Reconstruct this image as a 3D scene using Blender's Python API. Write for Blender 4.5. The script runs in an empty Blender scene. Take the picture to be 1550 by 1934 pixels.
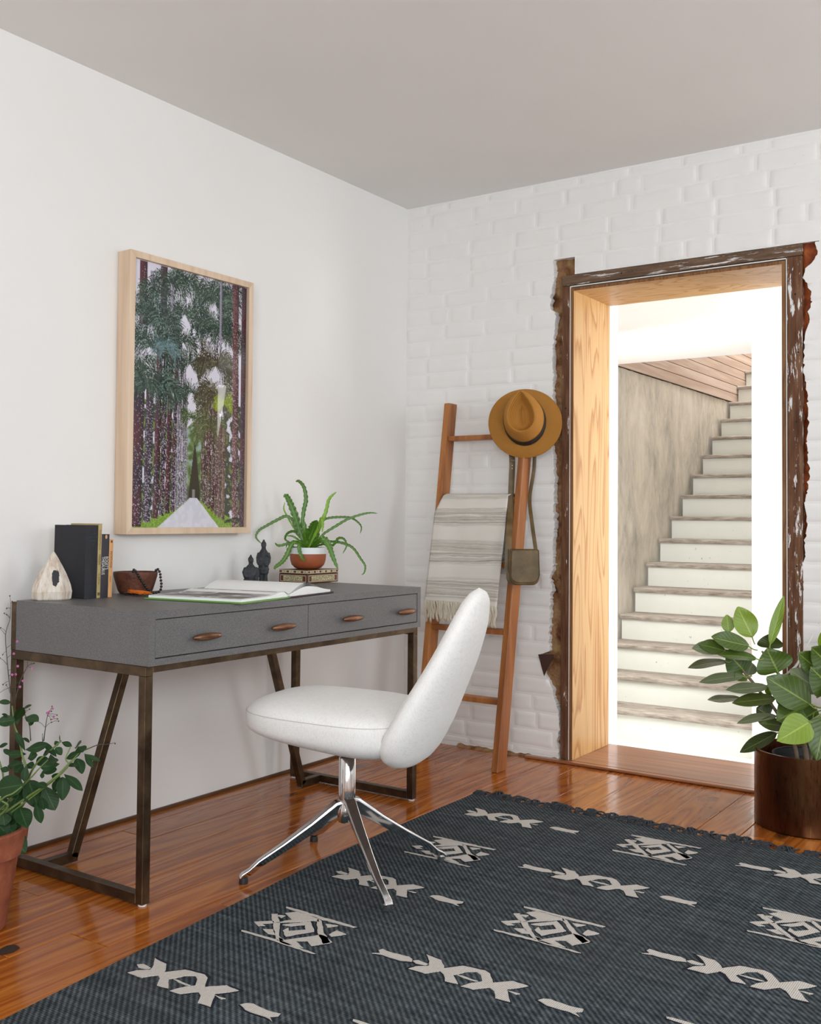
import bpy, bmesh, math, random
import numpy as np
from mathutils import Vector, Matrix, noise
random.seed(11)
R = random.uniform
PI = math.pi
sc = bpy.context.scene
col = sc.collection

# ------------------------------------------------------------------ camera
F, CX, CY = 1947.18, 775.0, 922.34          # focal length and principal point, 1550x1934 frame
CAM = Vector((2.7601, -3.9951, 1.0276))
yaw, pitch, roll = 0.5995, 0.0286, 0.0084
fw = Vector((-math.sin(yaw) * math.cos(pitch), math.cos(yaw) * math.cos(pitch), math.sin(pitch)))
r0 = Vector((math.cos(yaw), math.sin(yaw), 0))
u0 = r0.cross(fw)
RT = math.cos(roll) * r0 + math.sin(roll) * u0
UP = -math.sin(roll) * r0 + math.cos(roll) * u0
cd = bpy.data.cameras.new('camera')
cam = bpy.data.objects.new('camera', cd)
col.objects.link(cam)
cd.sensor_fit = 'HORIZONTAL'
cd.sensor_width = 36.0
cd.lens = F * 36.0 / 1550.0
cd.shift_x = 0.0
cd.shift_y = -(967.0 - CY) / 1550.0
cd.clip_start = 0.05
mw = Matrix((RT, UP, -fw)).transposed().to_4x4()
mw.translation = CAM
cam.matrix_world = mw
sc.camera = cam

def ray(x, y):
    return fw + RT * ((x - CX) / F) - UP * ((y - CY) / F)
def on(x, y, ax, v):                          # pixel -> point on an axis plane
    d = ray(x, y)
    return CAM + d * ((v - CAM[ax]) / d[ax])
def facing(x, y, P, off=0.0):                 # pixel -> point on the upright plane through P that faces the viewer (off: metres nearer)
    n = Vector((fw.x, fw.y, 0)).normalized()
    d = ray(x, y)
    return CAM + d * (((Vector(P) - CAM).dot(n) - off) / d.dot(n))

# ------------------------------------------------------------------ light and exposure
sc.view_settings.view_transform = 'Standard'
sc.view_settings.look = 'None'
sc.view_settings.gamma = 1.0
sc.view_settings.use_curve_mapping = False
sc.view_settings.exposure = 0.02
w = bpy.data.worlds.new('world'); sc.world = w
w.use_nodes = True
bg = w.node_tree.nodes['Background']
bg.inputs[0].default_value = (0.86, 0.93, 1.0, 1)
bg.inputs[1].default_value = 1.0
sc.cycles.max_bounces = 10
sc.cycles.diffuse_bounces = 6
sc.cycles.glossy_bounces = 5
sc.cycles.transparent_max_bounces = 12
sc.cycles.sample_clamp_indirect = 6.0
sc.cycles.caustics_reflective = False
sc.cycles.caustics_refractive = False

def area(name, loc, aim, sx, sy, power, color=(1, 1, 1)):
    l = bpy.data.lights.new(name, 'AREA')
    l.shape = 'RECTANGLE'; l.size = sx; l.size_y = sy
    l.energy = power; l.color = color
    o = bpy.data.objects.new(name, l); col.objects.link(o)
    o.location = loc
    o.rotation_euler = (Vector(aim) - Vector(loc)).to_track_quat('-Z', 'Y').to_euler()
    return o
area('window_daylight', (4.33, -3.55, 1.45), (0.3, -1.55, 1.10), 1.0, 1.1, 25, (0.90, 0.97, 1.0))
area('side_window_daylight', (4.33, -0.95, 1.82), (0.0, -1.0, 1.25), 1.0, 0.7, 21, (0.89, 0.97, 1.0))
area('rear_fill_light', (3.35, -5.5, 1.5), (1.3, 0, 2.2), 1.6, 1.5, 84, (0.89, 0.97, 1.0))  # fill lamp added behind the camera, tilted up to brighten brick and ceiling
area('hall_added_light', (2.95, 0.95, 1.15), (0.6, 0.25, 0.35), 0.9, 1.7, 58, (1.0, 0.985, 0.97))  # unseen lamp added before a solid hall wall to light jamb and floor
area('hall_side_fill', (0.02, 1.15, 1.20), (0.75, 2.9, 0.45), 0.7, 1.1, 40, (1.0, 0.99, 0.97))  # hidden lamp added beside the plaster wall to brighten the stairs
area('stairwell_added_light', (0.45, 5.3, 4.3), (0.4, 4.6, 1.5), 0.9, 2.2, 95, (1.0, 0.99, 0.97))  # unseen lamp added under the closed stairwell ceiling to light the upper stairs

# ------------------------------------------------------------------ mesh helpers
class MB:
    def __init__(s): s.v = []; s.f = []; s.m = []; s.uv = None
    def add(s, vs, fs, mi=0):
        b = len(s.v)
        s.v += [tuple(p) for p in vs]
        for f in fs:
            s.f.append(tuple(i + b for i in f)); s.m.append(mi)
        return s
    def box(s, x0, x1, y0, y1, z0, z1, mi=0):
        return s.obox(((x0 + x1) / 2, (y0 + y1) / 2, (z0 + z1) / 2), ((x1 - x0) / 2, 0, 0), (0, (y1 - y0) / 2, 0), (0, 0, (z1 - z0) / 2), mi)
    def obox(s, c, a, b, d, mi=0):
        c, a, b, d = Vector(c), Vector(a), Vector(b), Vector(d)
        vs = [c + i * a + j * b + k * d for i in (-1, 1) for j in (-1, 1) for k in (-1, 1)]
        fs = [(0, 1, 3, 2), (4, 6, 7, 5), (0, 4, 5, 1), (2, 3, 7, 6), (0, 2, 6, 4), (1, 5, 7, 3)]
        if a.cross(b).dot(d) < 0: fs = [f[::-1] for f in fs]
        return s.add(vs, fs, mi)
    def bar(s, p0, p1, side, w, h, mi=0):     # rectangular bar from p0 to p1; side = direction of its width w
        p0, p1 = Vector(p0), Vector(p1); d = p1 - p0
        sd = Vector(side); sd = (sd - d * (sd.dot(d) / d.length_squared)).normalized()
        up = d.normalized().cross(sd)
        return s.obox((p0 + p1) / 2, d / 2, sd * (w / 2), up * (h / 2), mi)
    def tube(s, pts, rad, n=8, cap=True, mi=0, flat=1.0, side=None):
        pts = [Vector(p) for p in pts]; k = len(pts)
        if not hasattr(rad, '__len__'): rad = [rad] * k
        rings = []; ref = None
        for i, p in enumerate(pts):
            t = (pts[min(i + 1, k - 1)] - pts[max(i - 1, 0)]).normalized()
            if ref is None:
                ref = Vector(side) if side is not None else (Vector((0, 0, 1)) if abs(t.z) < .9 else Vector((1, 0, 0)))
            a = (ref - t * ref.dot(t)).normalized(); b = t.cross(a); ref = a
            rings.append([p + (a * math.cos(q) + b * (math.sin(q) * flat)) * rad[i] for q in [2 * PI * j / n for j in range(n)]])
        vs = [p for rg in rings for p in rg]
        fs = [(i * n + j, i * n + (j + 1) % n, (i + 1) * n + (j + 1) % n, (i + 1) * n + j) for i in range(k - 1) for j in range(n)]
        if cap: fs += [tuple(range(n))[::-1], tuple((k - 1) * n + j for j in range(n))]
        return s.add(vs, fs, mi)
    def lathe(s, prof, n=32, c=(0, 0, 0), mi=0, sx=1.0, sy=1.0, close=True):
        c = Vector(c); k = len(prof)
        vs = [c + Vector((r * math.cos(2 * PI * j / n) * sx, r * math.sin(2 * PI * j / n) * sy, z)) for r, z in prof for j in range(n)]
        fs = [(i * n + j, i * n + (j + 1) % n, (i + 1) * n + (j + 1) % n, (i + 1) * n + j) for i in range(k - 1) for j in range(n)]
        if close:
            if prof[0][0] > 1e-6: fs.append(tuple(range(n))[::-1])
            if prof[-1][0] > 1e-6: fs.append(tuple((k - 1) * n + j for j in range(n)))
        return s.add(vs, fs, mi)
    def grid(s, fn, nu, nv, mi=0, cu=False):
        vs = [fn(i / nu, j / nv) for i in range(nu + (0 if cu else 1)) for j in range(nv + 1)]
        m = nv + 1; L = nu if cu else nu + 1
        fs = [(i * m + j, ((i + 1) % L) * m + j, ((i + 1) % L) * m + j + 1, i * m + j + 1) for i in range(nu) for j in range(nv)]
        return s.add(vs, fs, mi)
    def prism(s, poly, z0, z1, mi=0):         # flat polygon in XY raised from z0 to z1
        n = len(poly)
        ar = sum(poly[i][0] * poly[(i + 1) % n][1] - poly[(i + 1) % n][0] * poly[i][1] for i in range(n))
        if ar < 0: poly = poly[::-1]
        vs = [(x, y, z0) for x, y in poly] + [(x, y, z1) for x, y in poly]
        fs = [tuple(range(n))[::-1], tuple(range(n, 2 * n))] + [(i, (i + 1) % n, n + (i + 1) % n, n + i) for i in range(n)]
        return s.add(vs, fs, mi)
    def mesh(s, name, inv=None):
        me = bpy.data.meshes.new(name)
        vs = s.v if inv is None else [tuple(inv @ Vector(p)) for p in s.v]
        me.from_pydata(vs, [], s.f)
        return me
    def build(s, name, mats, parent=None, smooth=None, bevel=0, seg=2, merge=False, loc=None, recalc=False):
        if loc is not None:                   # mesh given in local coordinates around loc
            me = s.mesh(name)
        else:
            inv = WORLD[parent.name].inverted() if parent is not None else None
            me = s.mesh(name, inv)
        if not isinstance(mats, (list, tuple)): mats = [mats]
        for m in mats: me.materials.append(m)
        if len(mats) > 1: me.polygons.foreach_set('material_index', s.m)
        if merge or recalc:
            b = bmesh.new(); b.from_mesh(me)
            if merge: bmesh.ops.remove_doubles(b, verts=b.verts, dist=1e-5)
            bmesh.ops.recalc_face_normals(b, faces=b.faces)
            b.to_mesh(me); b.free()
        if s.uv is not None:
            ul = me.uv_layers.new(name='UVMap')
            idx = np.zeros(len(me.loops), dtype=np.int32); me.loops.foreach_get('vertex_index', idx)
            ul.data.foreach_set('uv', np.array(s.uv, dtype=np.float32)[idx].ravel())
        if smooth is not None:
            me.polygons.foreach_set('use_smooth', [True] * len(me.polygons))
            if smooth < 179: me.set_sharp_from_angle(angle=math.radians(smooth))
        me.update()
        o = bpy.data.objects.new(name, me); col.objects.link(o)
        if loc is not None: o.location = loc
        W = Matrix.Translation(loc) if loc is not None else Matrix.Identity(4)
        if parent is not None:
            o.parent = parent
            W = WORLD[parent.name] @ W
        WORLD[o.name] = W
        if bevel:
            md = o.modifiers.new('bevel', 'BEVEL'); md.width = bevel; md.segments = seg; md.limit_method = 'ANGLE'; md.angle_limit = math.radians(40)
        return o
WORLD = {}
def empty(name, loc=(0, 0, 0), rz=0.0):
    o = bpy.data.objects.new(name, None); col.objects.link(o)
    o.empty_display_size = 0.1; o.location = loc; o.rotation_euler = (0, 0, rz)
    WORLD[o.name] = Matrix.Translation(loc) @ Matrix.Rotation(rz, 4, 'Z')
    return o
def tag(o, label=None, cat=None, group=None, kind=None):
    if label: o['label'] = label
    if cat: o['category'] = cat
    if group: o['group'] = group
    if kind: o['kind'] = kind
    return o
def share(src, parent, loc, rot=(0, 0, 0), scale=(1, 1, 1), name=None):   # another object on the same mesh
    o = src.copy(); col.objects.link(o)
    if name: o.name = name
    o.parent = parent
    o.location = WORLD[parent.name].inverted() @ Vector(loc); o.rotation_euler = rot; o.scale = scale
    return o
def lerp(a, b, t): return a + (b - a) * t
def interp(tab, x):                            # piecewise-linear table [(x, y)] sorted by x
    if x <= tab[0][0]: return tab[0][1]
    for (a, p), (b, q) in zip(tab, tab[1:]):
        if x <= b: return lerp(p, q, (x - a) / (b - a) if b > a else 0)
    return tab[-1][1]
def smoothpath(pts, n=6):                      # Catmull-Rom through points
    P = [Vector(p) for p in pts]; P = [P[0] * 2 - P[1]] + P + [P[-1] * 2 - P[-2]]
    out = []
    for i in range(1, len(P) - 2):
        a, b, c, d = P[i - 1], P[i], P[i + 1], P[i + 2]
        for k in range(n):
            t = k / n
            out.append(.5 * ((2 * b) + (c - a) * t + (2 * a - 5 * b + 4 * c - d) * t * t + (3 * b - a - 3 * c + d) * t ** 3))
    out.append(P[-2])
    return out
def nz(*p): return noise.noise(Vector(p))

# ------------------------------------------------------------------ material helpers
class T:
    def __init__(s, name, rough=.5, metal=0.0, spec=.5, coat=0.0, coat_rough=.05):
        s.mat = bpy.data.materials.new(name); s.mat.use_nodes = True
        s.t = s.mat.node_tree; s.b = s.t.nodes['Principled BSDF']
        s.set(Roughness=rough, Metallic=metal)
        s.b.inputs['Specular IOR Level'].default_value = spec
        s.b.inputs['Coat Weight'].default_value = coat
        s.b.inputs['Coat Roughness'].default_value = coat_rough
    def put(s, sock, v):
        if isinstance(v, bpy.types.NodeSocket): s.t.links.new(v, sock)
        elif isinstance(v, (tuple, list)) and len(v) == 3 and sock.type == 'RGBA': sock.default_value = (*v, 1)
        else: sock.default_value = v
    def set(s, **k):
        for n, v in k.items(): s.put(s.b.inputs[n.replace('_', ' ')], v)
        return s
    def nd(s, typ, ins=None, out=0, **props):
        n = s.t.nodes.new(typ)
        for k, v in props.items(): setattr(n, k, v)
        for k, v in (ins or {}).items(): s.put(n.inputs[k], v)
        return n.outputs[out]
    def obj(s): return s.nd('ShaderNodeTexCoord', out='Object')
    def uv(s): return s.nd('ShaderNodeTexCoord', out='UV')
    def pos(s): return s.nd('ShaderNodeNewGeometry', out='Position')
    def rnd(s): return s.nd('ShaderNodeObjectInfo', out='Random')
    def sca(s, v, sx, sy, sz, off=None):
        return s.nd('ShaderNodeMapping', {'Vector': v, 'Scale': (sx, sy, sz), **({'Location': off} if off else {})})
    def roff(s, v, k=40.0):                     # shift by the object's random number
        r = s.math('MULTIPLY', s.rnd(), k)
        c = s.nd('ShaderNodeCombineXYZ', {'X': r, 'Y': r, 'Z': r})
        return s.nd('ShaderNodeVectorMath', {0: v, 1: c}, operation='ADD')
    def noi(s, v, scale, detail=4, rough=.55, dist=0.0):
        return s.nd('ShaderNodeTexNoise', {'Vector': v, 'Scale': scale, 'Detail': detail, 'Roughness': rough, 'Distortion': dist})
    def vor(s, v, scale, feature='F1', out='Distance'):
        return s.nd('ShaderNodeTexVoronoi', {'Vector': v, 'Scale': scale}, out=out, feature=feature)
    def wav(s, v, scale, dist=0.0, detail=2, dscale=1.0, typ='BANDS', dirn='X', prof='SIN'):
        kw = dict(wave_type=typ, wave_profile=prof)
        if typ == 'BANDS': kw['bands_direction'] = dirn
        else: kw['rings_direction'] = dirn
        return s.nd('ShaderNodeTexWave', {'Vector': v, 'Scale': scale, 'Distortion': dist, 'Detail': detail, 'Detail Scale': dscale}, out='Fac', **kw)
    def math(s, op, a, b=0.0, c=None, clamp=False):
        d = {0: a, 1: b}
        if c is not None: d[2] = c
        return s.nd('ShaderNodeMath', d, operation=op, use_clamp=clamp)
    def ramp(s, fac, stops, interp='LINEAR'):
        n = s.t.nodes.new('ShaderNodeValToRGB'); n.color_ramp.interpolation = interp
        e = n.color_ramp.elements
        while len(e) < len(stops): e.new(0.5)
        for el, (p, c) in zip(e, stops):
            el.position = p; el.color = (*c, 1) if not isinstance(c, (int, float)) else (c, c, c, 1)
        s.t.links.new(fac, n.inputs[0])
        return n.outputs[0]
    def mix(s, fac, a, b, blend='MIX'):
        n = s.t.nodes.new('ShaderNodeMix'); n.data_type = 'RGBA'; n.blend_type = blend
        for i, v in ((0, fac), (6, a), (7, b)): s.put(n.inputs[i], v)
        return n.outputs[2]
    def xyz(s, v, i):
        return s.nd('ShaderNodeSeparateXYZ', {'Vector': v}, out=i)
    def bump(s, h, strength=.3, dist=.01, normal=None):
        d = {'Height': h, 'Strength': strength, 'Distance': dist}
        if normal is not None: d['Normal'] = normal
        o = s.nd('ShaderNodeBump', d); s.t.links.new(o, s.b.inputs['Normal']); return o

def plain(name, c, rough=.5, metal=0.0, var=.08, scale=30, bump=0.0, **k):
    t = T(name, rough, metal, **k)
    n = t.noi(t.obj(), scale)
    t.set(Base_Color=t.mix(n, tuple(x * (1 - var) for x in c), tuple(min(1, x * (1 + var)) for x in c)))
    if bump: t.bump(t.noi(t.obj(), scale * 4), bump, .004)
    return t.mat
def wood(name, cols, axis, scale=1.0, rough=.35, spec=.5, coat=0.0, ring=9.0, dist=2.2, stretch=.06, knots=False, bump=.08, per_object=True, fine=1.0):
    t = T(name, rough, spec=spec, coat=coat, coat_rough=.08)
    v = t.obj()
    if per_object: v = t.roff(v)
    s3 = [scale, scale, scale]; s3[axis] = scale * stretch
    m = t.sca(v, *s3)
    a = t.noi(m, 7.0, 3, .5, .6)
    g = t.math('FRACT', t.math('MULTIPLY', a, ring))
    g = t.math('ABSOLUTE', t.math('SUBTRACT', g, .5)); g = t.math('MULTIPLY', g, 2.0)
    f3 = [scale * 60, scale * 60, scale * 60]; f3[axis] = scale * 2.5
    fine_n = t.noi(t.sca(v, *f3), 2.0, 3, .6)
    h = t.math('ADD', t.math('MULTIPLY', g, .62), t.math('MULTIPLY', fine_n, .38 * fine))
    c = t.ramp(h, [(0.08, cols[0]), (.45, cols[1]), (.9, cols[2])])
    if per_object:
        c = t.mix(t.math('MULTIPLY', t.rnd(), .45), c, cols[0])
    if knots:
        k3 = [3.0, 3.0, 3.0]; k3[axis] = 1.6
        kd = t.vor(t.sca(v, *k3), 1.0)
        km = t.ramp(kd, [(0.0, 1.0), (.05, .85), (.1, 0.0)])
        c = t.mix(km, c, tuple(x * .25 for x in cols[0]))
    t.set(Base_Color=c)
    if bump: t.bump(h, bump, .003)
    return t.mat

def make_materials():
    m = {}
    t = T('wall_paint', .75, spec=.25)
    n = t.noi(t.pos(), 2.0); n2 = t.noi(t.pos(), 220, 3)
    t.set(Base_Color=t.mix(n, (.80, .79, .775), (.83, .82, .81))); t.bump(n2, .05, .002); m['wall'] = t.mat
    t = T('ceiling_paint', .85, spec=.2)
    n = t.noi(t.pos(), 1.2, 5)
    t.set(Base_Color=t.mix(n, (.78, .775, .765), (.83, .825, .815))); t.bump(t.noi(t.pos(), 3, 4), .08, .03); m['ceiling'] = t.mat
    t = T('painted_brick', .5, spec=.4)
    p = t.pos(); n = t.noi(p, 9, 5); n2 = t.noi(p, 60, 5, .65); n3 = t.noi(p, 14, 4)
    c = t.mix(n, (.80, .79, .775), (.86, .85, .84))
    chip = t.ramp(t.noi(p, 38, 4, .6), [(.735, 0.0), (.75, 1.0)])
    t.set(Base_Color=t.mix(chip, c, (.30, .27, .24)))
    t.bump(t.math('ADD', t.math('MULTIPLY', n2, .4), t.math('MULTIPLY', n3, 1.0)), .10, .005); m['brick'] = t.mat
    m['hall_white'] = plain('hall_white_paint', (.88, .875, .865), .6, var=.02, scale=3)
    m['hall_floor'] = plain('hall_floor_paint', (.80, .79, .77), .4, var=.05, scale=6)
    m['plank'] = floor_mat()
    m['sub'] = plain('floor_gap_dark', (.03, .015, .008), .9)
    m['dark_trim'] = plain('dark_base_strip', (.10, .045, .02), .5)
    # desk
    t = T('shagreen', .42, spec=.5)
    o = t.obj(); v = t.vor(o, 330); n = t.noi(o, 5, 3); n2 = t.noi(o, 60, 3)
    c = t.mix(n, (.155, .152, .153), (.21, .206, .206))
    t.set(Base_Color=t.mix(t.ramp(v, [(.1, 1.0), (.6, 0.0)]), t.mix(.5, c, (.03, .028, .028)), c))
    t.bump(t.math('SUBTRACT', 1.0, v), .32, .0012); m['shagreen'] = t.mat
    m['gap'] = plain('dark_gap', (.012, .012, .012), .8)
    t = T('aged_bronze', .42, .85)
    n = t.noi(t.obj(), 14, 5, .6, .4)
    t.set(Base_Color=t.ramp(n, [(.25, (.045, .026, .017)), (.5, (.095, .062, .036)), (.75, (.17, .12, .068))])); m['bronze'] = t.mat
    t = T('copper_pull', .34, .9)
    n = t.noi(t.sca(t.obj(), 30, 8, 30), 2, 4)
    t.set(Base_Color=t.ramp(n, [(.3, (.12, .055, .03)), (.7, (.36, .19, .115))])); t.bump(n, .2, .004); m['copper'] = t.mat
    # chair
    t = T('linen', .9, spec=.15)
    o = t.obj(); a = t.noi(t.sca(o, 900, 60, 90), 1.0, 2); b = t.noi(t.sca(o, 70, 900, 700), 1.0, 2)
    h = t.math('ADD', a, b)
    t.set(Base_Color=t.ramp(h, [(.55, (.60, .585, .56)), (.9, (.78, .77, .75)), (1.3, (.82, .81, .795))]))
    t.set(Sheen_Weight=.2); t.bump(h, .18, .001); m['linen'] = t.mat
    m['linen_seam'] = plain('linen_seam', (.60, .585, .56), .9)
    m['chrome'] = plain('polished_aluminium', (.76, .77, .78), .09, 1.0, .02)
    m['dark_plastic'] = plain('dark_plastic', (.02, .02, .022), .4)
    # wood
    m['ladder'] = wood('ladder_wood', [(.21, .062, .013), (.36, .125, .028), (.50, .20, .055)], 2, 1.6, .42, ring=4, stretch=.05)
    m['maple'] = wood('maple_frame', [(.60, .44, .30), (.70, .53, .385), (.78, .62, .475)], 2, 1.2, .5, ring=5, knots=True, stretch=.05)
    m['jamb'] = ply_mat()
    m['ply_edge'] = wood('ply_edge', [(.10, .03, .008), (.26, .11, .03), (.36, .18, .06)], 2, 3, .6, ring=8)
    t = T('old_casing', .75, spec=.3)
    p = t.pos() if True else None; n = t.noi(t.sca(p, 14, 14, 3), 2, 5, .6); g = t.noi(t.sca(p, 120, 120, 6), 1.0, 3)
    c = t.ramp(t.math('ADD', t.math('MULTIPLY', n, .6), t.math('MULTIPLY', g, .4)), [(.3, (.045, .017, .008)), (.5, (.13, .055, .026)), (.7, (.23, .13, .075))])
    fl = t.noi(t.sca(p, 60, 60, 9), 1.0, 6, .7)
    x = t.xyz(p, 'X'); z = t.xyz(p, 'Z')
    bias = t.math('MULTIPLY', t.math('GREATER_THAN', x, 1.2), .075)
    fl = t.ramp(t.math('ADD', fl, bias), [(.635, 0.0), (.66, 1.0)])
    t.set(Base_Color=t.mix(fl, c, (.74, .73, .72))); t.bump(g, .4, .004); m['casing'] = t.mat
    t = T('old_head_board', .75, spec=.3)
    p = t.pos(); n = t.noi(t.sca(p, 3, 14, 14), 2, 5, .6); g = t.noi(t.sca(p, 6, 120, 120), 1.0, 3)
    c = t.ramp(t.math('ADD', t.math('MULTIPLY', n, .6), t.math('MULTIPLY', g, .4)), [(.3, (.06, .028, .016)), (.5, (.14, .085, .052)), (.7, (.24, .165, .11))])
    fl = t.ramp(t.math('ADD', t.noi(t.sca(p, 7, 40, 70), 1.0, 6, .7), t.math('MULTIPLY', t.xyz(p, 'X'), .03)), [(.60, 0.0), (.66, 1.0)])
    t.set(Base_Color=t.mix(fl, c, (.74, .73, .72))); t.bump(g, .4, .004); m['casing_head'] = t.mat
    m['bead'] = plain('caulk_bead', (.78, .77, .75), .6, var=.1, scale=60)
    t = T('fibrous_insulation', .95, spec=.1)
    p = t.pos(); n = t.noi(p, 12, 5, .6, .5); n2 = t.noi(p, 130, 4, .7)
    z = t.xyz(p, 'Z')
    c = t.ramp(n, [(.3, (.07, .025, .010)), (.42, (.28, .13, .06)), (.55, (.50, .30, .16)), (.68, (.55, .42, .15))])
    t.set(Base_Color=t.mix(t.math('MULTIPLY', n2, .6), c, (.05, .02, .01))); t.bump(n2, .8, .008); m['insul'] = t.mat
    t = T('rust_foam', .7, spec=.3)
    p = t.pos(); n = t.noi(p, 22, 5, .6); n2 = t.noi(p, 90, 4)
    t.set(Base_Color=t.ramp(n, [(.3, (.10, .018, .005)), (.55, (.27, .058, .012)), (.75, (.40, .12, .03))])); t.bump(n2, .5, .008); m['foam'] = t.mat
    m['thresh'] = wood('threshold_wood', [(.17, .055, .022), (.29, .105, .045), (.36, .15, .07)], 0, 1.5, .28, ring=4, stretch=.05, coat=.3)
    # stairs
    t = T('worn_tread', .7, spec=.3)
    p = t.pos(); n = t.noi(t.sca(p, 4, 20, 20), 2, 5, .65); g = t.noi(t.sca(p, 12, 130, 130), 1.0, 3)
    t.set(Base_Color=t.ramp(t.math('ADD', t.math('MULTIPLY', n, .6), t.math('MULTIPLY', g, .4)), [(.3, (.10, .075, .055)), (.5, (.31, .27, .23)), (.7, (.50, .46, .41))])); t.bump(g, .4, .006); m['tread'] = t.mat
    t = T('painted_riser', .45, spec=.4)
    p = t.pos(); n = t.noi(p, 6, 5, .6); sp = t.ramp(t.noi(p, 45, 3), [(.72, 0.0), (.75, 1.0)])
    t.set(Base_Color=t.mix(sp, t.mix(n, (.66, .68, .63), (.73, .745, .70)), (.3, .27, .22))); t.bump(n, .1, .01); m['riser'] = t.mat
    t = T('bare_plaster', .85, spec=.2)
    p = t.pos(); n = t.noi(t.sca(p, 2.2, 2.2, 1.0), 1.6, 7, .68, .5); n2 = t.noi(t.sca(p, 20, 20, 9), 1.0, 6, .7)
    c = t.ramp(n, [(.30, (.28, .265, .235)), (.45, (.42, .385, .335)), (.58, (.56, .51, .44)), (.70, (.63, .61, .59))])
    t.set(Base_Color=t.mix(t.ramp(n2, [(.4, 0.0), (.75, .6)]), c, (.62, .55, .43))); t.bump(n2, .4, .012); m['plaster'] = t.mat
    m['board'] = wood('faded_boards', [(.36, .25, .19), (.50, .38, .31), (.60, .49, .42)], 1, 1.2, .7, ring=3, stretch=.05)
    # rug
    m['rug'] = rug_mat(); m['yarn'] = yarn_mat('cream_yarn', (.38, .35, .315), (.60, .56, .52)); m['yarn_dark'] = yarn_mat('black_yarn', (.008, .009, .014), (.03, .033, .045))
    m['fringe'] = plain('fringe_yarn', (.032, .036, .042), .95, var=.5, scale=200)
    return m
def floor_mat():
    t = T('varnished_pine', .16, spec=.26, coat=.22, coat_rough=.05)
    v = t.roff(t.pos(), 30.0)
    a = t.noi(t.sca(v, 1.5, .11, 1.5), 6.5, 3, .5, .8)
    g = t.math('FRACT', t.math('MULTIPLY', a, 7.0)); g = t.math('MULTIPLY', t.math('ABSOLUTE', t.math('SUBTRACT', g, .5)), 2.0)
    fn = t.noi(t.sca(v, 110, 3.5, 110), 1.0, 4, .6)
    h = t.math('ADD', t.math('MULTIPLY', g, .55), t.math('MULTIPLY', fn, .5))
    c = t.ramp(h, [(.1, (.20, .042, .005)), (.45, (.34, .088, .011)), (.85, (.50, .17, .026))])
    c = t.mix(t.math('MULTIPLY', t.rnd(), .5), c, (.22, .06, .012))
    kd = t.vor(t.sca(v, 3.4, 1.5, 1.0), 1.0)
    c = t.mix(t.ramp(kd, [(0.0, .9), (.06, .8), (.1, 0.0)]), c, (.035, .012, .004))
    sc_ = t.ramp(t.noi(t.pos(), 7, 6, .7), [(.62, 0.0), (.78, .55)])
    c = t.mix(sc_, c, (.07, .02, .006))
    dust = t.ramp(t.noi(t.pos(), 160, 2), [(.76, 0.0), (.80, .5)])
    t.set(Base_Color=t.mix(dust, c, (.5, .3, .18)))
    t.set(Roughness=t.ramp(t.noi(t.pos(), 9, 5, .6), [(.3, .10), (.7, .26)]))
    t.bump(t.math('ADD', t.math('MULTIPLY', h, .25), t.noi(t.pos(), 6, 2)), .06, .02)
    return t.mat
def ply_mat():
    t = T('fir_plywood', .42, spec=.45)
    o = t.roff(t.obj(), 9.0)
    a = t.noi(t.sca(o, .8, 3.8, .30), 2.2, 2, .4, .5)
    g = t.math('FRACT', t.math('MULTIPLY', a, 14.0))
    g2 = t.ramp(g, [(0.0, 0.0), (.55, .15), (.86, 1.0), (1.0, 0.0)])
    fn = t.noi(t.sca(o, 60, 130, 5), 1.0, 3)
    h = t.math('ADD', t.math('MULTIPLY', g2, .75), t.math('MULTIPLY', fn, .3))
    t.set(Base_Color=t.ramp(h, [(.1, (.60, .38, .165)), (.5, (.53, .30, .10)), (.95, (.38, .16, .036))]))
    return t.mat
def rug_mat():
    t = T('rug_weave', .95, spec=.08)
    p = t.pos()
    tw = t.wav(p, 36, .8, 1, 2.0, dirn='DIAGONAL'); ty = t.wav(p, 50, .5, 1, 2.0, dirn='Y')
    s1 = t.noi(t.sca(p, 5, 60, 1), 1.0, 4, .6); s2 = t.noi(t.sca(p, 90, 7, 1), 1.0, 3, .6); big = t.noi(p, 2.2, 3)
    f = t.math('ADD', t.math('MULTIPLY', tw, .24), t.math('MULTIPLY', ty, .12))
    f = t.math('ADD', f, t.math('MULTIPLY', s1, .52)); f = t.math('ADD', f, t.math('MULTIPLY', s2, .32))
    c = t.ramp(f, [(.36, (.009, .012, .015)), (.56, (.035, .044, .052)), (.74, (.092, .109, .120)), (.92, (.19, .21, .22))])
    c = t.mix(t.ramp(big, [(.35, 0.0), (.65, .5)]), c, t.mix(.5, c, (.05, .047, .042)))
    t.set(Base_Color=c)
    t.bump(t.math('ADD', tw, ty), .35, .002)
    return t.mat
def yarn_mat(name, a, b):
    t = T(name, .95, spec=.08); p = t.pos()
    tw = t.wav(p, 70, 1.5, 2, 3.0, dirn='X'); n = t.noi(p, 130, 3)
    f = t.math('ADD', t.math('MULTIPLY', tw, .55), t.math('MULTIPLY', n, .5))
    t.set(Base_Color=t.ramp(f, [(.2, a), (.7, b)])); t.bump(f, .5, .002)
    return t.mat
MT = make_materials()
# ================================================================== THE SETTING
H = 2.4915
XR, YF = 4.4, -5.6                            # right wall and front wall (behind the camera)
def struct(name, mb, mat, parent=None, **k):
    o = mb.build(name, mat, parent, **k)
    if parent is None: tag(o, kind='structure')
    return o

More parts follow.
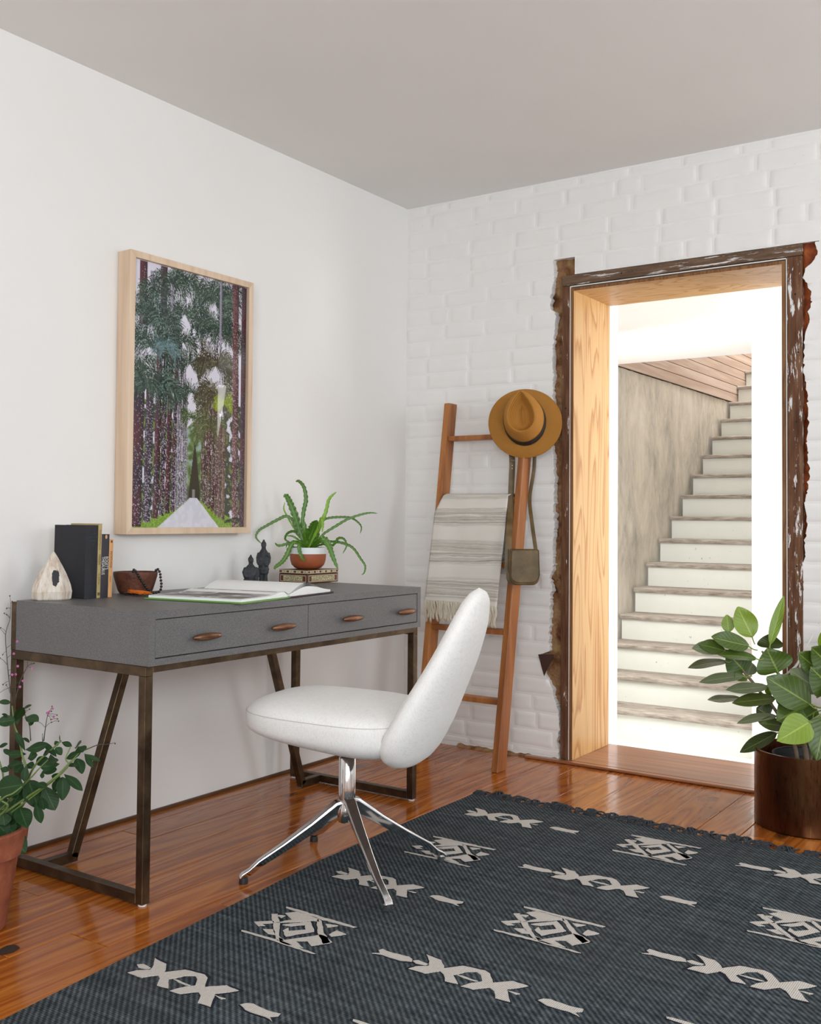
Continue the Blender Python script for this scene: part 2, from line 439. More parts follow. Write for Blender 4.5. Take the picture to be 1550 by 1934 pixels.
# ---- floor with its planks
floor = struct('floor', MB().box(-.1, XR + .1, YF - .1, .0, -.08, -.016), MT['sub'])
edges = [1.047 + .1385 * k for k in range(-8, 26)]
edges = [0.0] + [e for e in edges if .03 < e < XR] + [XR]
for i, (a, b) in enumerate(zip(edges, edges[1:])):
    y = 0.0 if i != 2 else 0.0
    cuts = [0.0]
    rr = random.Random(100 + i)
    yy = -rr.uniform(.5, 2.6)
    if i == 2: yy = -2.235
    while yy > YF + .4:
        cuts.append(yy); yy -= rr.uniform(1.6, 3.0)
    cuts.append(YF)
    for y1, y0 in zip(cuts, cuts[1:]):
        dz = rr.uniform(-.0007, .0007)
        MB().box(a + .0009, b - .0009, y0 + .0008, y1 - .0008, -.016, dz).build('plank', MT['plank'], floor, bevel=.0012, seg=1)

cp = on(14, 1795, 2, 0)                         # chipped knot in a floorboard by the left edge
MB().prism([(cp.x + .022 * (1 + .4 * nz(a, 1, 2)) * math.cos(a), cp.y + .030 * (1 + .4 * nz(a, 3, 1)) * math.sin(a)) for a in [2 * PI * k / 14 for k in range(14)]], .0008, .0018).build('chipped_knot', MT['sub'], floor)
# ---- plain walls and ceiling
wl = struct('wall_left', MB().box(-.12, 0, YF - .1, .35, -.02, H + .1), MT['wall'])
struct('ceiling', MB().box(0.0, XR + .12, YF - .1, .30, H, H + .1), MT['ceiling'])
bl = struct('baseboard_left', MB().box(0.0005, .009, YF, -.001, .0012, .011), MT['dark_trim'])
m = MB()
wy0, wy1, wz0, wz1 = -4.25, -2.85, .75, 2.2    # windows in the right wall
sy0, sy1 = -1.60, -.30
m.box(XR, XR + .15, YF, wy0, -.02, H).box(XR, XR + .15, wy1, sy0, -.02, H).box(XR, XR + .15, sy1, .0, -.02, H)
for a, b in ((wy0, wy1), (sy0, sy1)): m.box(XR, XR + .15, a, b, -.02, wz0).box(XR, XR + .15, a, b, wz1, H)
struct('wall_right', m, MT['wall'])
vx0, vx1, vz0, vz1 = 2.5, 4.2, .7, 2.3
m = MB()
m.box(-.0, vx0, YF - .12, YF, -.02, H).box(vx1, XR, YF - .12, YF, -.02, H).box(vx0, vx1, YF - .12, YF, -.02, vz0).box(vx0, vx1, YF - .12, YF, vz1, H)
struct('wall_front', m, MT['wall'])
def window(name, axis, at, a0, a1, z0, z1, inward):
    def bx(m, p0, p1, q0, q1, d0, d1):
        if axis == 0: m.box(at + d0, at + d1, p0, p1, q0, q1)
        else: m.box(p0, p1, at + d0, at + d1, q0, q1)
        return m
    m = MB(); t = .05
    bx(m, a0, a0 + t, z0, z1, .06, .11); bx(m, a1 - t, a1, z0, z1, .06, .11); bx(m, a0 + t, a1 - t, z0, z0 + t, .06, .11); bx(m, a0 + t, a1 - t, z1 - t, z1, .06, .11)
    o = struct(name, m, MT['hall_white'])
    bar = MB(); bx(bar, (a0 + a1) / 2 - .02, (a0 + a1) / 2 + .02, z0 + t, z1 - t, .065, .105); bar.build('mullion', MT['hall_white'], o)
    bar = MB(); bx(bar, a0 + t, a1 - t, (z0 + z1) / 2 - .02, (z0 + z1) / 2 + .02, .07, .1); bar.build('glazing_bar', MT['hall_white'], o)
    p = MB(); bx(p, a0 + t, a1 - t, z0 + t, z1 - t, .082, .086); p.build('pane', MT['glass'], o)
t = T('clear_glass', .02); tr = t.nd('ShaderNodeBsdfTransparent'); gl = t.nd('ShaderNodeBsdfGlossy', {'Roughness': .015}); fr = t.math('MULTIPLY', t.nd('ShaderNodeFresnel', {'IOR': 1.36}), t.math('SUBTRACT', 1.0, t.nd('ShaderNodeNewGeometry', out='Backfacing')))
ms = t.nd('ShaderNodeMixShader', {0: fr, 1: tr, 2: gl}); t.t.links.new(ms, t.t.nodes['Material Output'].inputs['Surface']); MT['glass'] = t.mat
window('window_1', 0, XR, wy0, wy1, wz0, wz1, -1)
window('window_3', 0, XR, sy0, sy1, wz0, wz1, -1)
window('added_window_rear', 1, YF - .17, vx0, vx1, vz0, vz1, 1)  # unseen rear window, added to go with the fill lamp

# ---- back wall of painted brick around the broken-out doorway (front face Y = 0)
DX1, DX2, DZ, WT, SILL = .8648, 1.7247, 2.0003, .3719, .0133
def jag(px): return sorted([(on(x, y, 1, 0).z, on(x, y, 1, 0).x) for x, y in px])
def fuzz(tab, amp, step=.012, seed=0):
    out = []; z = -.02
    while z < 2.16:
        out.append((z, interp(tab, z) + amp * nz(seed, z * 55, 0) + amp * .7 * nz(seed + 5, z * 140, 3))); z += step
    return out
LJ = jag([(1044.6, 487), (1044.6, 493.6), (1045.9, 527), (1039.4, 558), (1038, 584), (1047, 589), (1048.4, 605), (1044.6, 641), (1043.3, 667), (1042, 687.6), (1044.6, 708),
          (1042.8, 729), (1043.3, 757), (1040.7, 840), (1044.6, 874), (1044.6, 894), (1047, 899.6), (1045.9, 912.5), (1044, 959), (1046, 995.5), (1042.6, 1034.5), (1044, 1066.5),
          (1037, 1091), (1041, 1109), (1037, 1137), (1037, 1173), (1035, 1205), (1037, 1229.7), (1016, 1236), (1021, 1254.5), (1026.6, 1276), (1034, 1281), (1041, 1300.7), (1048, 1325.5),
          (1053, 1343), (1055, 1361), (1055, 1386), (1049.7, 1400), (1053, 1410.7), (1055, 1428), (1055, 1450)])
RJ = jag([(1440 + a / 2.418, 440 + b / 2.418) for a, b in [(240, 45), (245, 60), (250, 90), (230, 130), (195, 160), (185, 200), (200, 230), (220, 270), (220, 330), (210, 370), (215, 400), (190, 470),
          (190, 540), (185, 620), (195, 680), (205, 740), (205, 800), (210, 870), (200, 940), (205, 1010), (215, 1100), (205, 1170), (190, 1240), (205, 1320), (190, 1420), (195, 1480), (175, 1520),
          (185, 1600), (180, 1680), (175, 1750), (170, 1850), (175, 2100), (170, 2500)]])
LF, RF = fuzz(LJ, .009, .006, seed=1), fuzz(RJ, .009, .006, seed=9)
ZL, ZP = 2.072, 2.147                           # top of the head board, top of the corner pocket
PKX = .867                                      # right side of the corner pocket
MOR = .0020                                     # mortar lies this far behind the brick faces
m = MB()
def strip(tab, xo, z_top, sgn):                 # mortar sheet from the jagged edge outwards, with the broken edge turned in
    tab = [p for p in tab if p[0] <= z_top]
    zs = [p[0] for p in tab]; n = len(tab)
    vs = []
    for z, x in tab: vs += [(xo, MOR, z), (x, MOR, z), (x + sgn * .004, .05, z)]
    fs = []
    for i in range(n - 1):
        for k in (0, 1):
            a = i * 3 + k; q = (a, a + 1, a + 4, a + 3)
            fs.append(q if sgn > 0 else q[::-1])
    m.add(vs, fs)
zt = LF[[p[0] <= ZP for p in LF].count(True) - 1][0]
strip(LF, 0.0, ZP, 1); strip(RF, 3.0, ZL, -1)
zr = [p for p in RF if p[0] <= ZL][-1][0]; zl = [p for p in LF if p[0] <= ZP][-1][0]
m.box(0, interp(LF, zl) , MOR, .05, zl, ZP)
m.box(0, XR, MOR, .12, ZP, H); m.box(PKX, XR, MOR, .05, ZL, ZP); m.box(1.86, XR, MOR, .05, zr, ZL); m.box(3.0, XR, MOR, .05, -.02, zr)
m.box(0, DX1 - .014, .05, WT, -.45, ZP).box(DX2 + .014, XR, .05, WT, -.45, ZP).box(DX1 - .014, DX2 + .014, .05, WT, DZ + .014, ZP).box(0, XR, .12, WT, ZP, H).box(DX1 - .014, DX2 + .014, .05, WT, -.45, -.03)
wb = struct('wall_back', m, MT['brick'])
REST = MB()                                     # bricks beyond the frame's right edge, joined
def brick(x0, x1, z0, z1, seed):
    nx, nzz = max(4, int((x1 - x0) / .022)), 5
    us = [0, .006 / (x1 - x0)] + [i / nx for i in range(1, nx)] + [1 - .006 / (x1 - x0), 1]
    ws = [0, .007 / (z1 - z0), .3, .5, .7, 1 - .007 / (z1 - z0), 1]
    tilt = R(-.0006, .0006); lift = R(-.0007, .0008)
    b = MB(); vs = []
    for i, u in enumerate(us):
        for j, q in enumerate(ws):
            x = lerp(x0, x1, u); z = lerp(z0, z1, q)
            ed = i in (0, len(us) - 1) or j in (0, len(ws) - 1)
            x += .0026 * nz(x * 30, z * 30, seed); z += .0026 * nz(x * 22, z * 30, seed + 7.7)
            y = (MOR + .0009) if ed else lift + tilt * (u - .5) * 2 + .0014 * nz(x * 24, z * 24, seed * 1.7)
            if z < ZP + .003:
                if x < 1.3 and not (z > ZL - .002 and x > PKX - .004): x = min(x, interp(LF, z))
                elif x > 1.3 and z < ZL: x = max(x, interp(RF, z))
            vs.append((x, y, z))
    W = len(ws)
    fs = [(i * W + j, (i + 1) * W + j, (i + 1) * W + j + 1, i * W + j + 1) for i in range(len(us) - 1) for j in range(W - 1)]
    if x0 > 2.28: REST.add(vs, fs); return
    b.add(vs, fs); b.build('brick', MT['brick'], wb, smooth=60)
CH = .075
def course(xa, xb, z0, z1, k, rr):
    x = xa + .002; n = 0
    first = (k % 2) * .11 + rr.uniform(0, .03)
    while x < xb - .012:
        L = first if n == 0 and first > .04 else rr.choice([.218, .222, .226, .21, .108])
        e = min(x + L, xb)
        if xb - e < .03: e = xb
        if e - x > .014: brick(x, e - .0035, z0 + .0028, z1 - .0028, k * 13.7 + n * 3.1)
        x = e + .0055; n += 1
kk = 0; z1 = ZL + 6 * CH
while z1 > 0:
    z0 = z1 - CH; rr = random.Random(500 + kk)
    a, b = max(z0, .012), min(z1, H - .001)
    if b - a > .015:
        zm = (a + b) / 2
        if zm > ZP: course(0, XR, a, b, kk, rr)
        elif zm > ZL: course(0, interp(LF, zm) + .015, a, b, kk, rr); course(PKX + .002, XR, a, b, kk, rr)
        else: course(0, interp(LF, zm) + .02, a, b, kk, rr); course(interp(RF, zm) - .02, XR, a, b, kk, rr)
    z1 = z0; kk += 1
tag(REST.build('brickwork', MT['brick'], wb, smooth=60), kind='stuff')
# stuffing in the broken-out gaps
def lump(tab, side, x_in, z0, z1, mat, name, seed, y0=.034, amp=.016):
    n = 150
    def fn(u, v):
        z = lerp(z0, z1, u); xo = interp(tab, z) - side * .012
        x = lerp(xo, x_in, v)
        y = y0 - amp * nz(x * 38, z * 16, seed) - amp * .6 * nz(x * 80, z * 45, seed + 3) - .008 * math.sin(v * PI)
        return (x, max(y, .004), z)
    MB().grid(fn, n, 9).build(name, mat, wb, smooth=180, recalc=True)
lump(LF, 1, .814, -.01, 2.146, MT['insul'], 'insulation', 2.0)
MB().grid(lambda u, v: (lerp(.80, .869, u), .034 - .016 * nz(u * 3, v * 3, 5) - .006 * nz(u * 9, v * 9, 8), lerp(2.06, 2.15, v)), 12, 12).build('insulation', MT['insul'], wb, smooth=180)
lump(RF, -1, 1.80, -.01, 2.071, MT['foam'], 'rust_foam', 6.0, .022, .012)
# torn flap of dark backing paper by the lower left gap
a, b, c = on(1016, 1236, 1, -.004), on(1046, 1236, 1, 0), on(1027, 1277, 1, -.003)
MB().add([a, b, c, a + Vector((0, .002, 0)), b + Vector((0, .002, 0)), c + Vector((0, .002, 0))], [(0, 2, 1), (3, 4, 5), (0, 1, 4, 3), (1, 2, 5, 4), (2, 0, 3, 5)]).build('paper_flap', plain('dark_paper', (.05, .018, .012), .7), wb)
# rough crumbly edge of the brick wall above the floor
MB().grid(lambda u, v: (lerp(.3, .86, u), lerp(.004, -.016 - .012 * nz(u * 14, 2, 1), v), .0005 + (1 - v) ** 1.5 * (.012 + .012 * nz(u * 18, 5, 4))), 70, 4).build('floor_crumbs', MT['insul'], wb, smooth=180)

# ---- doorway: old casing boards, plywood lining, threshold
door = tag(empty('door_1', (1.29, .18, 0)), kind='structure')
def board(name, x0, x1, y0, y1, z0, z1, mat, bev=.0015): return MB().box(x0, x1, y0, y1, z0, z1).build(name, mat, door, bevel=bev, seg=1)
board('casing_board', .811, .8475, -.003, .06, SILL, 2.024, MT['casing'])
board('casing_board', .811, 1.800, -.003, .06, 2.026, 2.069, MT['casing_head'])
board('casing_board', 1.745, 1.800, -.003, .06, SILL, 2.024, MT['casing'])
board('caulk_bead', .8478, .8505, -.0035, .01, SILL, 2.0205, MT['bead'], 0)
board('caulk_bead', .8505, 1.742, -.0035, .01, 2.0175, 2.0215, MT['bead'], 0)
board('caulk_bead', 1.7415, 1.7445, -.0035, .01, SILL, 2.0175, MT['bead'], 0)
def lining(p0, p1):
    x0, x1, z0, z1 = *p0, *p1
    b = MB(); b.box(p0[0], p1[0], .0005, WT + .004, p0[1], p1[1])
    o = b.build('jamb_panel', MT['jamb'], door); return o
lining((DX1 - .0135, SILL), (DX1, DZ)); lining((DX2, SILL), (DX2 + .0135, DZ))
hp = MB().box(DX1 - .0135, DX2 + .0135, .0005, WT + .004, DZ, DZ + .0135).build('head_panel', MT['jamb_head'] if 'jamb_head' in MT else MT['jamb'], door)
board('ply_edge', DX1 - .0135, DX1 - .0006, -.0012, .0004, SILL, DZ + .013, MT['ply_edge'], 0)
board('ply_edge', DX1 - .0006, DX2 + .0006, -.0012, .0004, DZ + .0006, DZ + .013, MT['ply_edge'], 0)
board('ply_edge', DX2 + .0006, DX2 + .0135, -.0012, .0004, SILL, DZ + .013, MT['ply_edge'], 0)
board('threshold_board', DX1 - .013, DX2 + .013, -.002, .186, -.02, SILL - .0006, MT['thresh'])
board('threshold_board', DX1 - .013, DX2 + .013, .188, WT + .03, -.02, SILL - .0012, MT['thresh'])
board('threshold_nosing', .655, 2.05, -.033, -.003, .0012, SILL - .0008, MT['thresh'], .003)
for (x, z) in [(1.775, 1.88), (1.785, 1.66), (1.778, 1.40), (1.772, 1.15), (1.778, .86), (1.776, .62), (1.08, 2.048), (.83, 1.5)]:   # old nail holes
    MB().lathe([(0, -.001), (.0035, -.001), (.0035, .0005)], 8).build('nail_hole', MT['gap'], door, loc=(x - 1.29, -.0035 - .18, z)).rotation_euler = (PI / 2, 0, 0)

# ---- hall and stairwell beyond
HF = -.329; XS = -.0755; SY0, SZ0, SG, SR = 1.727, -.3033, .2424, .17
struct('floor_hall', MB().box(-.7, 3.1, WT, 2.1, HF - .08, HF), MT['hall_floor'])
struct('ceiling_hall', MB().box(-.7, 3.1, WT, 2.42, 2.06, 2.25), MT['hall_white'])
struct('wall_hall_left', MB().box(-.7, .811, WT, .60, HF, 2.06), MT['hall_white'])
struct('wall_hall_right', MB().box(3.0, 3.1, WT, 2.1, HF, 2.06), MT['hall_white'])
struct('wall_partition', MB().box(1.052, 3.0, 1.95, 2.1, HF, 2.06).box(1.052, 1.2, 2.1, 8.2, HF, 4.6), MT['hall_white'])
def pl(u, v):
    y, z = lerp(.62, 8.2, u), lerp(HF, 2.088, v)
    return (XS + .006 * nz(y * 2.2, z * 2.2, 0) + .004 * nz(y * 9, z * 9, 4) - .004, y, z + (.006 * nz(y * 12, 1, 1) if v == 1 else 0))
b = MB().grid(pl, 130, 40); b.f = [f[::-1] for f in b.f]
b.box(XS - .2, XS - .03, .62, 8.2, HF, 4.6)
ws_ = struct('wall_stair', b, MT['plaster'], smooth=60)
zz = 2.092
for i in range(14):
    hgt = .078
    o = MB().box(XS - .02, XS + .012, 2.0, 8.0, zz, zz + hgt - .0035).build('board', MT['board'], ws_, bevel=.003, seg=1); zz += hgt
MB().box(XS - .02, XS + .004, 2.0, 8.0, 2.092, zz).build('board_backing', MT['gap'], ws_)
struct('wall_stair_end', MB().box(-.3, 1.2, 8.2, 8.3, HF, 4.6), MT['hall_white'])
struct('ceiling_stair', MB().box(-.3, 1.2, 2.42, 8.3, 4.6, 4.7).box(-.3, 1.2, 2.40, 2.42, 2.25, 4.6), MT['hall_white'])
window('added_window_hall', 0, 2.90, .50, 1.40, .25, 2.0, -1); window('added_window_plaster', 0, XS - .06, .78, 1.52, .60, 1.80, 1)  # window frames added against solid walls around the two unseen hall lamps
stairs = tag(empty('staircase', (.49, 1.97, HF)), 'white-risered wooden staircase with worn grey treads seen through the doorway', 'staircase')
for k in range(1, 18):
    Y, Z = SY0 + k * SG, SZ0 + k * SR
    zb = HF if k == 1 else Z - SR
    MB().box(XS + .018, 1.05, Y + .028, Y + .05, zb, Z - .031).build('riser', MT['riser'], stairs)
    q = k * 3.3
    def tr(u, v):
        x = lerp(XS + .016, 1.05, u)
        w = .004 * nz(x * 9, q, 0) + .002 * nz(x * 40, q, 2)
        ring = [(Y + .004 + w, Z - .031), (Y - .001 + w, Z - .02), (Y + w, Z - .007), (Y + .007 + w, Z), (Y + SG + .055, Z), (Y + SG + .055, Z - .031), (Y + .03, Z - .031)]
        t = ring[int(round(v * 7)) % 7]
        return (x, t[0], t[1] + .0015 * nz(x * 6, t[0] * 6, q))
    MB().grid(tr, 24, 7).build('tread', MT['tread'], stairs, smooth=50, merge=True)
# ================================================================== RUG
RT0 = .0012
rug = tag(empty('rug', (1.85, -2.2, 0)), 'dark blue-grey flatwoven rug with cream cross and diamond motifs and fringe', 'rug')
RE = [(-3.75, .925), (-2.729, .893), (-2.341, .860), (-1.9, .826), (-1.596, .797), (-1.2, .786), (-.676, .784)]
RX1, RYF, RYN, RH = 2.98, -.676, -3.72, .0062
def rz(x, y): return RH + .0012 * nz(x * 3, y * 3, 2)
def rg(u, v):
    y = lerp(RYN, RYF, v) + .004 * nz(u * 9, v, 4); x0 = interp(RE, y) + .0025 * nz(y * 8, 1, 1)
    x = lerp(x0, RX1, u); return (x, y, rz(x, y))
b = MB().grid(rg, 60, 90)
n = 90; m_ = 91
def rim(idx):
    base = len(b.v)
    vs = [(b.v[i][0], b.v[i][1], RT0) for i in idx]
    b.v += vs
    for k in range(len(idx) - 1): b.f.append((idx[k], idx[k + 1], base + k + 1, base + k)); b.m.append(0)
rim([j for j in range(91)][::-1]); rim([60 * 91 + j for j in range(91)]); rim([i * 91 + 90 for i in range(61)][::-1]); rim([i * 91 for i in range(61)])
b.build('field', MT['rug'], rug, smooth=50)

def px_shape(px, ox, oy, s, c):               # outline traced in a zoomed crop -> metres on the rug around c
    out = []
    for x, y in px:
        p = on(ox + x / s, oy + y / s, 2, RH); out.append((p.x - c[0], p.y - c[1]))
    return out
XX = [px_shape([(105, 635), (185, 615), (300, 610), (330, 570), (340, 510), (440, 560), (435, 610), (420, 632), (520, 620), (600, 610), (690, 632), (770, 652), (795, 680), (772, 760), (870, 752), (960, 745),
      (1065, 790), (980, 805), (860, 818), (840, 870), (820, 930), (710, 895), (738, 832), (718, 803), (560, 820), (470, 792), (560, 766), (688, 748), (708, 690), (690, 662), (600, 662), (520, 682),
      (462, 690), (458, 770), (358, 745), (384, 684), (370, 657), (230, 677)], 220, 1700, 4.559, (1.083, -2.392)),
      px_shape([(185, 565), (240, 560), (305, 595), (270, 605), (200, 590)], 220, 1700, 4.559, (1.083, -2.392)),
      px_shape([(860, 830), (950, 858), (910, 862)], 220, 1700, 4.559, (1.083, -2.392)),
      px_shape([(500, 690), (545, 700), (650, 745), (620, 745), (540, 715)], 220, 1700, 4.559, (1.083, -2.392))]
DASH = [px_shape([(1045, 905), (1100, 893), (1160, 898), (1280, 955), (1395, 985), (1370, 1008), (1300, 1012), (1320, 1050), (1260, 1010), (1180, 985), (1090, 950)], 220, 1700, 4.559, (1.29, -2.39))]
dc = (1.572, -1.645)
DIA = [px_shape(q, 900, 1690, 5.536, dc) for q in [
      [(450, 114), (600, 146), (870, 218), (1300, 325), (1270, 330), (860, 240), (600, 168), (450, 124)],
      [(135, 354), (560, 455), (1040, 600), (1000, 598), (560, 475), (135, 366)],
      [(475, 180), (600, 165), (740, 205), (850, 235), (880, 270), (820, 258), (600, 274), (430, 280), (590, 248)],
      [(340, 190), (405, 188), (475, 270), (560, 420), (640, 470), (560, 462), (470, 370), (420, 290)],
      [(850, 238), (900, 262), (1000, 390), (1140, 480), (1060, 502), (950, 400), (865, 280)],
      [(560, 432), (640, 458), (860, 425), (970, 402), (1060, 430), (1130, 490), (950, 520), (880, 470), (760, 470), (880, 540), (700, 510), (600, 480)],
      [(520, 300), (790, 268), (890, 372), (630, 422), (560, 360), (600, 330), (625, 365), (790, 352), (755, 302), (620, 315)],
      [(212, 270), (400, 260), (425, 280), (300, 288), (352, 312), (280, 312)],
      [(345, 345), (460, 348), (505, 402), (425, 392)], [(400, 200), (500, 208), (470, 230)],
      [(955, 290), (1100, 310), (1000, 328)], [(1115, 360), (1235, 398), (1185, 412), (1095, 422), (1060, 402)]]]
def motif(name, polys, c, seed, mir=1):
    lo, hi = MB(), MB(); rr = random.Random(seed)
    for poly in polys:
        pts = []
        for i in range(len(poly)):            # ragged woven outline
            a, q = poly[i], poly[(i + 1) % len(poly)]; L = math.hypot(q[0] - a[0], q[1] - a[1])
            n = max(1, int(L / .012))
            for k in range(n):
                t = k / n; j = .0016 if k else 0
                pts.append((mir * lerp(a[0], q[0], t) + rr.uniform(-j, j), lerp(a[1], q[1], t) + rr.uniform(-j, j)))
        ox, oy = rr.uniform(-.004, .004), rr.uniform(-.0045, .0045)
        cx = sum(p[0] for p in pts) / len(pts); cy = sum(p[1] for p in pts) / len(pts)
        W = [(c[0] + x, c[1] + y) for x, y in pts]
        D = [(c[0] + cx + (x - cx) * 1.05 + ox, c[1] + cy + (y - cy) * 1.10 + oy) for x, y in pts]
        z = rz(*c) + .0007
        hi.prism(W, z, z + .0016); lo.prism(D, z - .001, z + .0006)
    o = hi.build(name, MT['yarn'], rug); lo.build('outline_stitch', MT['yarn_dark'], o)
rows = [-.895, -1.283, -1.645, -2.012, -2.392, -2.77, -3.15]
for i, y in enumerate(rows):
    for j in range(4):
        x = 1.045 + .521 * j + (i * .0085 if j == 0 else i * .004)
        sd = i * 10 + j
        if (i + j) % 2 == 0:
            motif('cross_motif', XX, (x, y), sd, 1)
            for s in (-1, 1):
                xx = x + s * .215
                if .93 < xx < RX1 - .1: motif('dash_motif', DASH, (xx, y + .004), sd + 70 * s, s)
        else: motif('diamond_motif', DIA, (x + .01, y), sd, 1)
# fringe tassels along the far edge
protos = []
for v in range(4):
    rr = random.Random(v); t = MB()
    for s in range(7):
        x = rr.uniform(-.009, .009); p = [(x, 0, .0045)]; dx, dz = rr.uniform(-.014, .014), rr.uniform(.001, .012)
        L = rr.uniform(.022, .046)
        for k in range(1, 6):
            f = k / 5; p.append((x + dx * f + .006 * math.sin(f * 7 + s), L * f, .003 + dz * math.sin(f * PI) + .0008))
        t.tube(p, [.0022, .0024, .0024, .0022, .002, .0012], 5)
    me = t.mesh('tassel'); me.materials.append(MT['fringe']); me.polygons.foreach_set('use_smooth', [True] * len(me.polygons)); protos.append(me)
x = .792; k = 0
while x < 2.5:
    o = bpy.data.objects.new('tassel', protos[k % 4]); col.objects.link(o); o.parent = rug
    o.location = WORLD['rug'].inverted() @ Vector((x, RYF - .004, 0)); o.rotation_euler = (0, 0, R(-.5, .5)); s = R(1.0, 1.5); o.scale = (s * 1.15, s * 1.15, s)
    x += R(.030, .046); k += 1

# ================================================================== DESK
DXB, DXF, DYL, DYR, DH, DU = .087, .660, -2.134, -.850, .775, .6300
desk = tag(empty('desk', (.37, -1.49, 0)), 'grey shagreen writing desk with two drawers, copper pulls and dark bronze legs', 'desk')
b = MB(); fx = DXF - .018                     # body: top, bottom, ends, back, centre divider; the front stays open for the drawers
b.box(DXB, DXF, DYL, DYR, .7535, DH); b.box(DXB, DXF, DYL, DYR, DU, .648)
b.box(DXB, DXF, DYL, DYL + .021, .648, .7535); b.box(DXB, DXF, DYR - .021, DYR, .648, .7535); b.box(DXB, DXB + .02, DYL + .021, DYR - .021, .648, .7535)
b.build('body', MT['shagreen'], desk, merge=False)
MB().box(fx - .012, fx, DYL + .021, DYR - .021, .648, .7535).build('drawer_gap', MT['gap'], desk)
ymid = -1.484
for y0, y1, hs in ((DYL + .0235, ymid - .0015, (-1.94, -1.622)), (ymid + .0015, DYR - .0235, (-1.278, -.963))):
    d = MB().box(fx - .01, DXF - .0008, y0, y1, .6502, .7513).build('drawer', MT['shagreen'], desk, bevel=.0012, seg=1)
    for y in hs:
        h = MB()
        rad = [(-.054, .0025), (-.048, .0058), (-.03, .0088), (-.01, .0105), (0, .011), (.01, .0105), (.03, .0088), (.048, .0058), (.054, .0025)]
        h.tube([(DXF + .019, y + q, .694) for q, _ in rad], [r for _, r in rad], 14)
        h.tube([(DXF - .002, y, .694), (DXF + .018, y, .694)], .004, 10)
        h.build('drawer_pull', MT['copper'], d, smooth=50)
BW = .0265
def leg_frame(y, inn, tall):
    yc = y + inn * BW / 2; f = DXF - .012; bk = .064
    def seg(name, p0, p1): return MB().bar(p0, p1, (0, 1, 0), BW, BW).build(name, MT['bronze'], desk, bevel=.0012, seg=1)
    z0, zt = .006, DU - .001
    seg('leg', (f - BW / 2, yc, z0), (f - BW / 2, yc, zt - BW)); 
    seg('leg', (bk + BW / 2, yc, z0), (bk + BW / 2, yc, zt - BW))
    seg('top_rail', (bk, yc, zt - BW / 2), (f, yc, zt - BW / 2))
    seg('foot_rail', (bk + BW, yc, z0 + BW / 2), (f - BW, yc, z0 + BW / 2))
    xb = .205
    # slanted inner leg on a short floor bar
    yb = y + inn * .118; yt = y + inn * .335
    MB().bar((xb, yc + inn * BW / 2, z0 + BW / 2), (xb, yb + inn * .0145, z0 + BW / 2), (1, 0, 0), BW, BW).build('foot_bar', MT['bronze'], desk, bevel=.0012, seg=1)
    MB().bar((xb, yb + inn * .003, z0 + .0125), (xb, yt, zt + .0), (1, 0, 0), BW, BW * .95).build('slanted_leg', MT['bronze'], desk, bevel=.0012, seg=1)
    for xx in (f - BW / 2, bk + BW / 2): MB().lathe([(.011, 0.0002), (.012, .006)], 12).build('glide', MT['bead'], desk, loc=(xx - .37, yc + 1.49, 0))
    if tall: MB().box(.064, DXB - .0008, yc - BW / 2, yc + BW / 2, zt, DH - .005).build('rear_post', MT['bronze'], desk)
leg_frame(DYL, 1, True); leg_frame(DYR, -1, False)
MB().bar((DXF - .012 - BW / 2, DYL + BW, DU - .010), (DXF - .012 - BW / 2, DYR - BW, DU - .010), (1, 0, 0), BW, .018).build('front_rail', MT['bronze'], desk, bevel=.001, seg=1)

# ================================================================== CHAIR
CC = Vector((.919, -1.613, 0)); AF = math.radians(193)
chair = tag(empty('swivel_chair', CC), 'white linen swivel chair on polished four-star metal base in front of the desk', 'chair')
bk = Vector((-math.cos(AF), -math.sin(AF), 0)); sd = Vector((math.sin(AF), -math.cos(AF), 0))   # backward and sideways axes of the seat
if sd.dot(CAM - CC) < 0: sd = -sd
def CP(s, w, z): return CC + bk * s + sd * w + Vector((0, 0, z))
def sg(x, e): return math.copysign(abs(x) ** e, x)
def seat_pt(u, v, grow=0.0):
    a = 2 * PI * u; ph = (v - .5) * PI
    rad = abs(math.cos(ph)) ** .58 + grow
    cs, sn_ = sg(math.cos(a), .58), sg(math.sin(a), .58)
    s = cs * .255 * rad; w = sn_ * .232 * rad
    sn = math.sin(ph)
    fr = max(0, min(1, (.255 - s) / .51))                # 0 at the back, 1 at the front
    w *= 1 - .10 * fr * fr
    half = (.098 if sn < 0 else .064) * (1 - .16 * fr)
    z = .444 + sg(sn, .66) * half + .014 * fr
    if sn < 0: z -= sn * (.034 * fr ** 1.6 + .006 * (w / .232) ** 2)
    else: z += sn * (.010 * fr - .012 * (w / .232) ** 2 * (1 - fr))
    return CP(s - .022, w, z)
MB().grid(lambda u, v: seat_pt(u, v), 72, 30, cu=True).build('seat', MT['linen'], chair, smooth=180, merge=True)
ring = [seat_pt(i / 90, .56, .0008) for i in range(91)]
MB().tube(ring, .0012, 6, cap=False).build('seat_seam', MT['linen_seam'], chair, smooth=180)
WB = [(0, 0), (.012, .085), (.035, .138), (.08, .178), (.14, .202), (.22, .211), (.32, .206), (.45, .190), (.6, .166), (.75, .136), (.86, .106), (.93, .078), (.975, .046), (1, 0)]
TB = [(0, 0), (.012, .020), (.035, .034), (.08, .048), (.14, .057), (.22, .060), (.35, .054), (.6, .044), (.8, .037), (.93, .028), (.975, .018), (1, 0)]
LB_ = [(0, .205), (.08, .207), (.18, .224), (.32, .260), (.6, .330), (.8, .370), (1, .398)]
